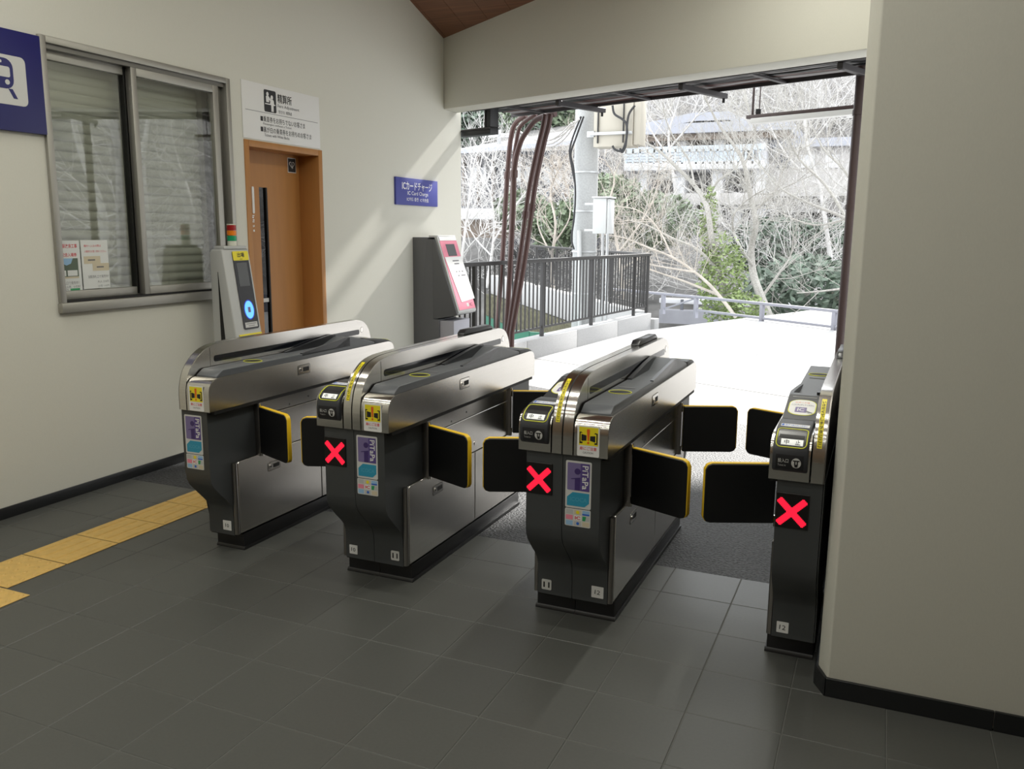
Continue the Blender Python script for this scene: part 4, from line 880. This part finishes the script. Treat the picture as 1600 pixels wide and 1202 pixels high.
fp.part(G().tube([at(1291, 484, 30), at(1296, 440, 30), at(1303, 350, 30)], .16, 10), 'shaft', 'galv'); fp.part(G().tube([at(1303, 352, 30), at(1303.5, 340, 30)], .20, 10), 'cap', 'galv')
fp = Thing('far_pole', at(780, 262, 40), 'distant utility pole with white insulators at upper left', 'pole')
fp.part(G().tube([at(780, 290, 40), at(780, 203, 40)], .12, 8), 'shaft', 'pole'); fp.part(G().tube([at(768, 212, 40), at(793, 211, 40)], .06, 6), 'cross_arm', 'galv')
for u in (768, 773, 787, 792): fp.part(G().tube([at(u, 214, 39.9), at(u, 209, 39.9)], .16, 8), 'insulator', 'white')
# ------------------------------------------------------------------ hillside, road and buildings
def hill_z(x, y):
    b = -3.2 if y < 26 else -3.2+(y-26)*.42
    b += max(0, x-6)*.34
    return b+.8*math.sin(x*.21+y*.13)+.5*math.sin(x*.47-y*.31)
g = G(); nx, ny = 40, 36; vs = []
for j in range(ny+1):
    for i in range(nx+1):
        x = -52+i*2.4; y = 17.5+j*2.2; vs.append((x, y, hill_z(x, y)))
g.add(vs, [(j*(nx+1)+i, j*(nx+1)+i+1, (j+1)*(nx+1)+i+1, (j+1)*(nx+1)+i) for j in range(ny) for i in range(nx)])
single(g, 'hillside', 'hill', (0, 50, -3), 'brown wooded hillside rising behind the buildings', 'hillside', kind='structure')
def quadbox(t, u0, v0, u1, v1, y, dep, name, m, parent=None, **k):   # box with its front face seen between two pixels at distance y
    a = at(u0, v0, y); b = at(u1, v1, y)
    x0, x1 = min(a.x, b.x), max(a.x, b.x); z0, z1 = min(a.z, b.z), max(a.z, b.z)
    return t.part(G().box(x0, x1, y, y+dep, z0, z1), name, m, parent, **k)
rd = Thing('road_wall', at(1180, 480, 27), 'pale roadside wall with dark posts beyond the guard rail', 'wall')
quadbox(rd, 1030, 466, 1330, 486, 27, .3, 'wall_panel', 'facade_light', bevel=.02)
quadbox(rd, 1030, 484, 1330, 520, 26.6, .5, 'wall_base', 'road')
for u in (1065, 1110, 1156, 1202, 1248, 1294): quadbox(rd, u-1.5, 468, u+1.5, 490, 26.8, .1, 'post', 'facade_dark')
b = Thing('concrete_building', at(1100, 360, 40), 'large concrete hillside building with balconies behind the bare trees', 'building')
Y = 40
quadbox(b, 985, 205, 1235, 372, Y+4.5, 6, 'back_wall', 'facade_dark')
rf = G(); 
for (pa, pb) in (((1000, 194), (1085, 176)), ((1085, 176), (1140, 174)), ((1140, 174), (1170, 188))):
    a, c = at(*pa, Y-1.2), at(*pb, Y-1.2); rf.loop2([a, c, c+Vector((0, 8, .4)), a+Vector((0, 8, .4))], [a-Vector((0, 0, .35)), c-Vector((0, 0, .35)), c+Vector((0, 8, .05)), a+Vector((0, 8, .05))])
b.part(rf, 'roof', 'roof', smooth=False)
quadbox(b, 985, 199, 1232, 214, Y-1.0, 6, 'eave', 'facade_brown'); quadbox(b, 985, 196, 1235, 202, Y-1.3, 7, 'eave_slab', 'roof')
for v0, v1, m in ((255, 263, 'facade_light'), (303, 320, 'facade'), (362, 380, 'facade')): quadbox(b, 975, v0, 1195, v1, Y-1.2, 6, 'floor_slab', m, bevel=.03)
for u in (1004, 1062, 1120, 1186):
    quadbox(b, u-4, 205, u+4, 372, Y-.6, .9, 'column', 'facade_light', bevel=.03)
for (u0, u1, v0, v1) in ((1012, 1056, 214, 234), (1068, 1114, 214, 234), (1128, 1178, 216, 234), (1112, 1138, 268, 300), (1016, 1050, 270, 300)):
    wd = quadbox(b, u0, v0, u1, v1, Y+4.2, .3, 'window', 'facade_dark'); 
    for kx in range(1, 4): quadbox(b, u0+(u1-u0)*kx/4-.5, v0, u0+(u1-u0)*kx/4+.5, v1, Y+4.1, .08, 'mullion', 'facade_light', wd)
quadbox(b, 1060, 264, 1110, 303, Y+2.4, .3, 'wall_panel', 'facade'); quadbox(b, 1140, 264, 1190, 303, Y+2.4, .3, 'wall_panel', 'facade'); quadbox(b, 985, 264, 1014, 303, Y+2.4, .3, 'wall_panel', 'facade')
br = quadbox(b, 975, 231, 1194, 234, Y-1.2, .12, 'balcony_rail', 'rail_blue'); quadbox(b, 1066, 238, 1160, 256, Y-1.15, .08, 'balcony_panel', 'rail_blue')
for k in range(20): quadbox(b, 977+k*11, 233, 979+k*11, 256, Y-1.2, .1, 'balcony_post', 'rail_blue', br)
for k in range(4): quadbox(b, 975, 237+k*4.4, 1066, 238.2+k*4.4, Y-1.18, .06, 'balcony_bar', 'rail_blue', br)
quadbox(b, 1195, 226, 1335, 306, Y+.5, 6, 'wing_wall', 'facade', smooth=False); quadbox(b, 1195, 218, 1338, 227, Y, 7, 'wing_roof', 'roof'); quadbox(b, 1200, 306, 1335, 332, Y+1.5, 5, 'wing_base', 'facade')
for u in (1215, 1252, 1290): quadbox(b, u, 242, u+20, 262, Y+.42, .15, 'wing_window', 'facade_dark' if u == 1215 else 'facade_light')
for u in (1048, 1100, 1150, 1182): quadbox(b, u-3.5, 320, u+3.5, 420, Y-.4, .8, 'stilt', 'facade_light', bevel=.03)
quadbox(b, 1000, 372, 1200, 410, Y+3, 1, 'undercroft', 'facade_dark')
b = Thing('grey_roof_building', at(810, 300, 36), 'long dark building under a pale sheet roof at upper left', 'building')
a, c = at(716, 240, 35), at(904, 226, 33); rl = G().loop2([a, c, at(904, 207, 42), at(850, 216, 42), at(716, 238, 42)], [p+Vector((0, 0, .18)) for p in (a, c, at(904, 207, 42), at(850, 216, 42), at(716, 238, 42))])
b.part(rl, 'roof', 'roof', smooth=False)
quadbox(b, 716, 240, 904, 330, 37, 4, 'wall', 'facade_dark', smooth=False)
for k in range(8): quadbox(b, 722+k*23, 242, 724.5+k*23, 322, 36.6, .3, 'column', 'facade_brown')
for (u0, u1, v0, v1) in ((735, 760, 262, 284), (806, 830, 262, 284), (850, 878, 264, 288)): quadbox(b, u0, v0, u1, v1, 36.8, .15, 'window', 'facade_light')
quadbox(b, 800, 318, 904, 326, 35.5, 3, 'lower_eave', 'facade_light')
b = Thing('white_roof_shed', at(752, 345, 30), 'low shed with a flat white roof left of the conduits', 'shed')
quadbox(b, 712, 326, 788, 343, 29, 4, 'roof', 'facade_light', bevel=.05); quadbox(b, 716, 343, 784, 372, 29.6, 3, 'wall', 'facade_brown')
b = Thing('blue_roof_shed', at(850, 370, 31), 'dark blue-grey shed roof seen between conduits and pole', 'shed')
quadbox(b, 790, 348, 905, 360, 31, 4, 'roof', 'facade_dark', bevel=.05); quadbox(b, 795, 360, 900, 392, 31.6, 3, 'wall', 'facade_dark'); quadbox(b, 790, 342, 905, 349, 31.4, 3, 'ridge', 'sky_blue', bevel=.05)
b = Thing('green_roof_hut', at(1315, 455, 26), 'small hut with pale green roof at the right edge', 'hut')
quadbox(b, 1296, 440, 1340, 448, 26, 2, 'roof', 'rail_blue', bevel=.03); quadbox(b, 1300, 448, 1340, 478, 26.3, 1.5, 'wall', 'facade_brown')
# ------------------------------------------------------------------ trees
def spray(g, rnd, p, d, L, r, lev, up=.25, kids=4):
    n = 3 if lev else 2; pts = [p]; dd = d.copy()
    for i in range(n):
        dd = (dd+Vector((rnd.gauss(0, .16), rnd.gauss(0, .16), rnd.gauss(0, .14)+up*.25))).normalized(); pts.append(pts[-1]+dd*L/n)
    g.tube(pts, r, 4 if lev > 1 else 3, r2=r*.45, caps=False)
    if lev:
        for k in range(kids):
            q = rnd.uniform(.25, 1); i = min(int(q*n), n-1); a = pts[i].lerp(pts[i+1], q*n-i)
            side = dd.cross(Vector((rnd.gauss(0, 1), rnd.gauss(0, 1), rnd.gauss(0, 1)))).normalized()
            nd = (dd*.75+side*rnd.uniform(.5, .95)+Vector((0, 0, up*rnd.uniform(0, 1)))).normalized()
            spray(g, rnd, a, nd, L*rnd.uniform(.45, .7), r*.5, lev-1, up, kids)
RK = .62
def tree(label, limbs, y, seed, m='bark', per=9, tw=(1.1, .014), lev=2, kids=4, up=.3, base=None, group='bare trees beyond the forecourt'):
    rnd = random.Random(seed); P0 = []
    for pts, r0, r1, yy in limbs: P0.append([at(u, v, yy+rnd.uniform(-.3, .3)) if i else at(u, v, yy) for i, (u, v) in enumerate(pts)])
    bs = P0[0][0]; t = Thing('bare_tree', bs, label, 'tree', group)
    for k, (pts, (pp, r0, r1, yy)) in enumerate(zip(P0, limbs)):
        c = curve(pts, 4); o = t.part(G().tube(c, r0*RK, 7, r2=r1*RK), 'trunk' if k == 0 else 'limb', m)
        g = G(); n = max(3, int(per*len(pp)/4))
        for j in range(n):
            q = rnd.uniform(.12, 1)**.8*(len(c)-1); i = min(int(q), len(c)-2); a = c[i].lerp(c[i+1], q-i); dd = (c[i+1]-c[i]).normalized()
            side = dd.cross(Vector((rnd.gauss(0, 1), rnd.gauss(0, 1), rnd.gauss(0, 1)))).normalized()
            spray(g, rnd, a, (dd*.6+side*rnd.uniform(.5, 1)+Vector((0, 0, up*.6))).normalized(), tw[0]*rnd.uniform(.6, 1.4)*(1.3-.5*q/len(c)), tw[1]*rnd.uniform(.7, 1.3), lev, up, kids)
        t.part(g, 'twigs', m, o, smooth=False)
    return t
tree('tall bare tree forking in the middle of the view, behind the guard rail', [
    ([(1205, 502), (1190, 465), (1177, 428), (1174, 388), (1181, 350), (1172, 304), (1163, 258), (1150, 232), (1124, 196), (1100, 150)], .17, .03, 20),
    ([(1176, 415), (1158, 388), (1146, 362), (1147, 335), (1168, 312), (1195, 296)], .06, .02, 19.8),
    ([(1178, 330), (1210, 300), (1222, 270), (1240, 240), (1275, 222)], .05, .015, 20.2),
    ([(1163, 258), (1180, 215), (1170, 170), (1160, 140)], .045, .015, 20.1),
    ([(1190, 465), (1215, 430), (1235, 400), (1240, 360)], .06, .015, 20.3)], 20, 1, 'bark', 9, (1.3, .009), 2, 5)
tree('leaning bare tree with a climbing ivy coat, left of the tall tree', [
    ([(1160, 500), (1143, 470), (1124, 425), (1112, 375), (1104, 322), (1085, 290), (1058, 262), (1030, 236), (1000, 218)], .15, .03, 18.8),
    ([(1104, 322), (1120, 285), (1150, 262), (1165, 225)], .05, .015, 18.9),
    ([(1124, 425), (1090, 390), (1050, 372), (1010, 352), (985, 345)], .06, .015, 18.6),
    ([(1085, 290), (1076, 250), (1050, 210), (1035, 170)], .04, .012, 18.8)], 19, 2, 'bark', 8, (1.2, .008), 2, 5)
tree('low bare tree with long branches sweeping left over the guard rail', [
    ([(1150, 496), (1115, 452), (1085, 425), (1050, 402), (1015, 388), (975, 372), (940, 366)], .065, .012, 18),
    ([(1085, 425), (1052, 420), (1012, 412), (985, 396)], .04, .012, 17.9),
    ([(1120, 460), (1075, 442), (1035, 428), (1005, 418)], .05, .012, 18.1),
    ([(1050, 402), (1030, 360), (1000, 330), (960, 322)], .035, .01, 18.0)], 18, 3, 'bark_tan', 7, (1.0, .008), 2, 4)
tree('bare tree leaning in from the right edge behind the wall', [
    ([(1420, 500), (1395, 420), (1365, 370), (1323, 342), (1270, 320), (1222, 296), (1190, 262), (1160, 230)], .075, .012, 17),
    ([(1323, 342), (1290, 290), (1250, 250), (1225, 205), (1195, 160)], .05, .012, 17.1),
    ([(1365, 370), (1345, 310), (1318, 265), (1285, 230), (1262, 180)], .06, .015, 17.2),
    ([(1395, 420), (1340, 446), (1285, 455), (1245, 458)], .05, .015, 16.9),
    ([(1323, 342), (1275, 352), (1230, 338), (1205, 322)], .035, .01, 17)], 17, 4, 'bark', 8, (1.2, .007), 2, 5)
tree('slender pale bare tree at the end of the left wall', [
    ([(712, 480), (722, 400), (733, 310), (742, 250), (760, 212)], .05, .015, 14),
    ([(728, 350), (750, 300), (768, 270), (776, 240)], .02, .008, 14), ([(722, 400), (745, 372), (775, 352)], .02, .008, 14.1)], 14, 5, 'bark_pale', 12, (.7, .008), 2, 4)
tree('pale bushy bare tree behind the conduits', [
    ([(760, 450), (768, 400), (772, 350), (765, 300), (745, 265)], .08, .02, 22), ([(770, 380), (800, 330), (830, 290), (850, 265)], .05, .012, 22), ([(768, 400), (735, 360), (725, 300)], .04, .012, 22)], 22, 6, 'bark_pale', 11, (1.3, .010), 2, 4)
tree('bushy bare tree between the conduits and the concrete pole', [
    ([(865, 460), (862, 410), (868, 350), (860, 300), (878, 255)], .08, .02, 21), ([(862, 400), (840, 350), (845, 310)], .04, .012, 21), ([(866, 380), (890, 340), (888, 290)], .04, .012, 21.2)], 21, 7, 'bark_tan', 11, (1.2, .010), 2, 4)
tree('tan bare tree right of the concrete pole', [
    ([(975, 470), (970, 420), (962, 370), (952, 320), (960, 280), (945, 250)], .09, .02, 23), ([(966, 395), (1000, 350), (1025, 300), (1030, 250)], .05, .012, 23), ([(970, 420), (1005, 400), (1040, 370)], .05, .012, 23)], 23, 8, 'bark_tan', 10, (1.4, .010), 2, 4)
tree('bare tree in front of the far building wing, upper right', [
    ([(1300, 420), (1290, 350), (1280, 290), (1262, 230), (1255, 170), (1240, 120)], .12, .03, 27), ([(1285, 320), (1320, 270), (1335, 220)], .06, .015, 27), ([(1280, 290), (1235, 250), (1205, 200), (1190, 150)], .06, .015, 27), ([(1262, 230), (1300, 180), (1310, 140)], .05, .015, 27)], 27, 9, 'bark_pale', 8, (1.7, .013), 2, 4)
tree('bare tree rising above the curved roof', [
    ([(1060, 330), (1050, 260), (1045, 210), (1060, 160), (1075, 110)], .12, .03, 34), ([(1048, 230), (1090, 180), (1120, 140)], .07, .02, 34), ([(1050, 250), (1015, 200), (1005, 150)], .07, .02, 34)], 34, 10, 'bark_pale', 8, (2.2, .016), 2, 4)
# trees beyond the right-hand wall (they show in the window glass)
rnd = random.Random(21)
for k, (x, y) in enumerate([(4.6, 13.2), (7.2, 13.6), (6.6, 16.5), (9.6, 16.2), (11.5, 20), (8.5, 20)]):
    L0 = Vector((x, y, -3)); t = Thing('bare_tree', L0, ['bare tree beyond the right wall, mirrored in the window glass'][0], 'tree', 'trees mirrored in the window')
    g = G(); pts = [L0]
    for i in range(6): pts.append(pts[-1]+Vector((rnd.gauss(0, .35), rnd.gauss(0, .3), 1.6)))
    o = t.part(g.tube(curve(pts, 3), .17, 7, r2=.03), 'trunk', 'bark_pale'); g = G(); c = curve(pts, 3)
    for j in range(22):
        i = rnd.randrange(5, len(c)); spray(g, rnd, c[i], Vector((rnd.gauss(0, 1), rnd.gauss(0, .7), rnd.uniform(.1, .8))).normalized(), rnd.uniform(1.5, 3), .022, 2, .2, 4)
    t.part(g, 'twigs', 'bark_pale', o, smooth=False)
# undergrowth: a mat of thin stems nobody could count
rnd = random.Random(31); g = G()
for k in range(700):
    u, v, y = rnd.uniform(715, 1340), rnd.uniform(280, 470), rnd.uniform(26, 33)
    if 1000 < u < 1190 and v < 345 and rnd.random() < .93: continue
    p = at(u, v, y); spray(g, rnd, p, Vector((rnd.gauss(0, .8), rnd.gauss(0, .4), rnd.uniform(.1, 1))).normalized(), rnd.uniform(.9, 2.4), .014, 1, .3, 5)
single(g, 'undergrowth', 'bark_pale', (0, 28, -3), 'tangle of thin bare stems covering the slope', 'undergrowth', kind='stuff', smooth=False)
rnd = random.Random(32); g = G()
for k in range(650):
    u, v, y = rnd.uniform(1000, 1345), rnd.uniform(95, 215), rnd.uniform(46, 56)
    p = at(u, v, y); spray(g, rnd, p, Vector((rnd.gauss(0, .8), rnd.gauss(0, .4), rnd.uniform(.3, 1))).normalized(), rnd.uniform(1.5, 4), .035, 1, .3, 4)
single(g, 'hill_brush', 'bark_pale', (0, 50, 3), 'pale leafless brush on the hill above the buildings', 'undergrowth', kind='stuff', smooth=False)
def foliage(name, cat, label, c, r, n, s, m, seed, group=None):
    rnd = random.Random(seed); g = G(); c = Vector(c); r = Vector(r)
    for k in range(n):
        a = Vector((rnd.gauss(0, 1), rnd.gauss(0, 1), rnd.gauss(0, 1))).normalized()*rnd.uniform(.35, 1)**.6; p = c+Vector((a.x*r.x, a.y*r.y, a.z*r.z))
        d1 = Vector((rnd.gauss(0, 1), rnd.gauss(0, 1), rnd.gauss(0, .6))).normalized(); d2 = d1.orthogonal().normalized(); q = s*rnd.uniform(.6, 1.4)
        g.add([p-d1*q, p+d2*q*.5, p+d1*q, p-d2*q*.5], [(0, 1, 2, 3)])
    t = Thing(name, c-Vector((0, 0, r.z)), label, cat, group); t.part(g, 'foliage', m, smooth=False)
    t.part(G().tube([c-Vector((0, 0, r.z*1.6)), c], max(.03, r.x*.05), 6), 'stem', 'bark'); return t
foliage('ivy', 'ivy', 'bright green ivy clinging to the leaning bare tree', at(1128, 440, 18.6), (.55, .4, 1.05), 1500, .05, 'leaf_ivy', 41)
foliage('ivy', 'ivy', 'thin ivy tuft high on the leaning tree', at(1108, 345, 18.7), (.2, .2, .75), 420, .045, 'leaf_ivy', 42)
foliage('ivy', 'ivy', 'ivy clump at the foot of the leaning tree by the rail', at(1160, 482, 18.3), (.5, .35, .35), 700, .05, 'leaf_ivy', 43)
for k, (u, v, y, rx, rz, lab, m) in enumerate([
    (1262, 452, 24, 1.7, .9, 'green evergreen shrub below the slim lamp post', 'leaf_dark'), (1215, 385, 30, 1.8, 1.0, 'dim green shrub beside the stilts of the building', 'leaf_dark'),
    (950, 315, 27, 1.3, .9, 'green shrub right of the concrete pole', 'leaf'), (1015, 345, 29, 1.8, 1.0, 'green shrub under the building balcony', 'leaf'),
    (880, 355, 26, 1.2, .8, 'green shrub left of the concrete pole', 'leaf'), (1300, 392, 29.5, 1.4, 1.0, 'dark green shrub at the right edge of the view', 'leaf_dark'),
    (815, 330, 27, 1.0, .7, 'small green shrub behind the conduits', 'leaf')]):
    foliage('evergreen_shrub', 'shrub', lab, at(u, v, y), (rx, rx*.8, rz), 1600, .13, m, 50+k, 'evergreen shrubs on the slope')
for k, (u, v, y, rx, rz, lab) in enumerate([(765, 210, 52, 3.2, 2.6, 'dark green cedar at the far upper left'), (815, 200, 54, 3.4, 3.0, 'tall green cedar above the pale sheet roof'), (875, 196, 55, 3.2, 2.8, 'green cedar behind the cable tray, left of the pole'), (730, 200, 50, 2.6, 2.6, 'green cedar beside the end of the left wall')]):
    foliage('cedar_tree', 'tree', lab, at(u, v, y), (rx, rx, rz), 2600, .26, 'leaf_dark' if k % 2 else 'leaf', 70+k, 'cedars on the hill')
bpy.data.objects.remove(_to); bpy.data.curves.remove(_tc)
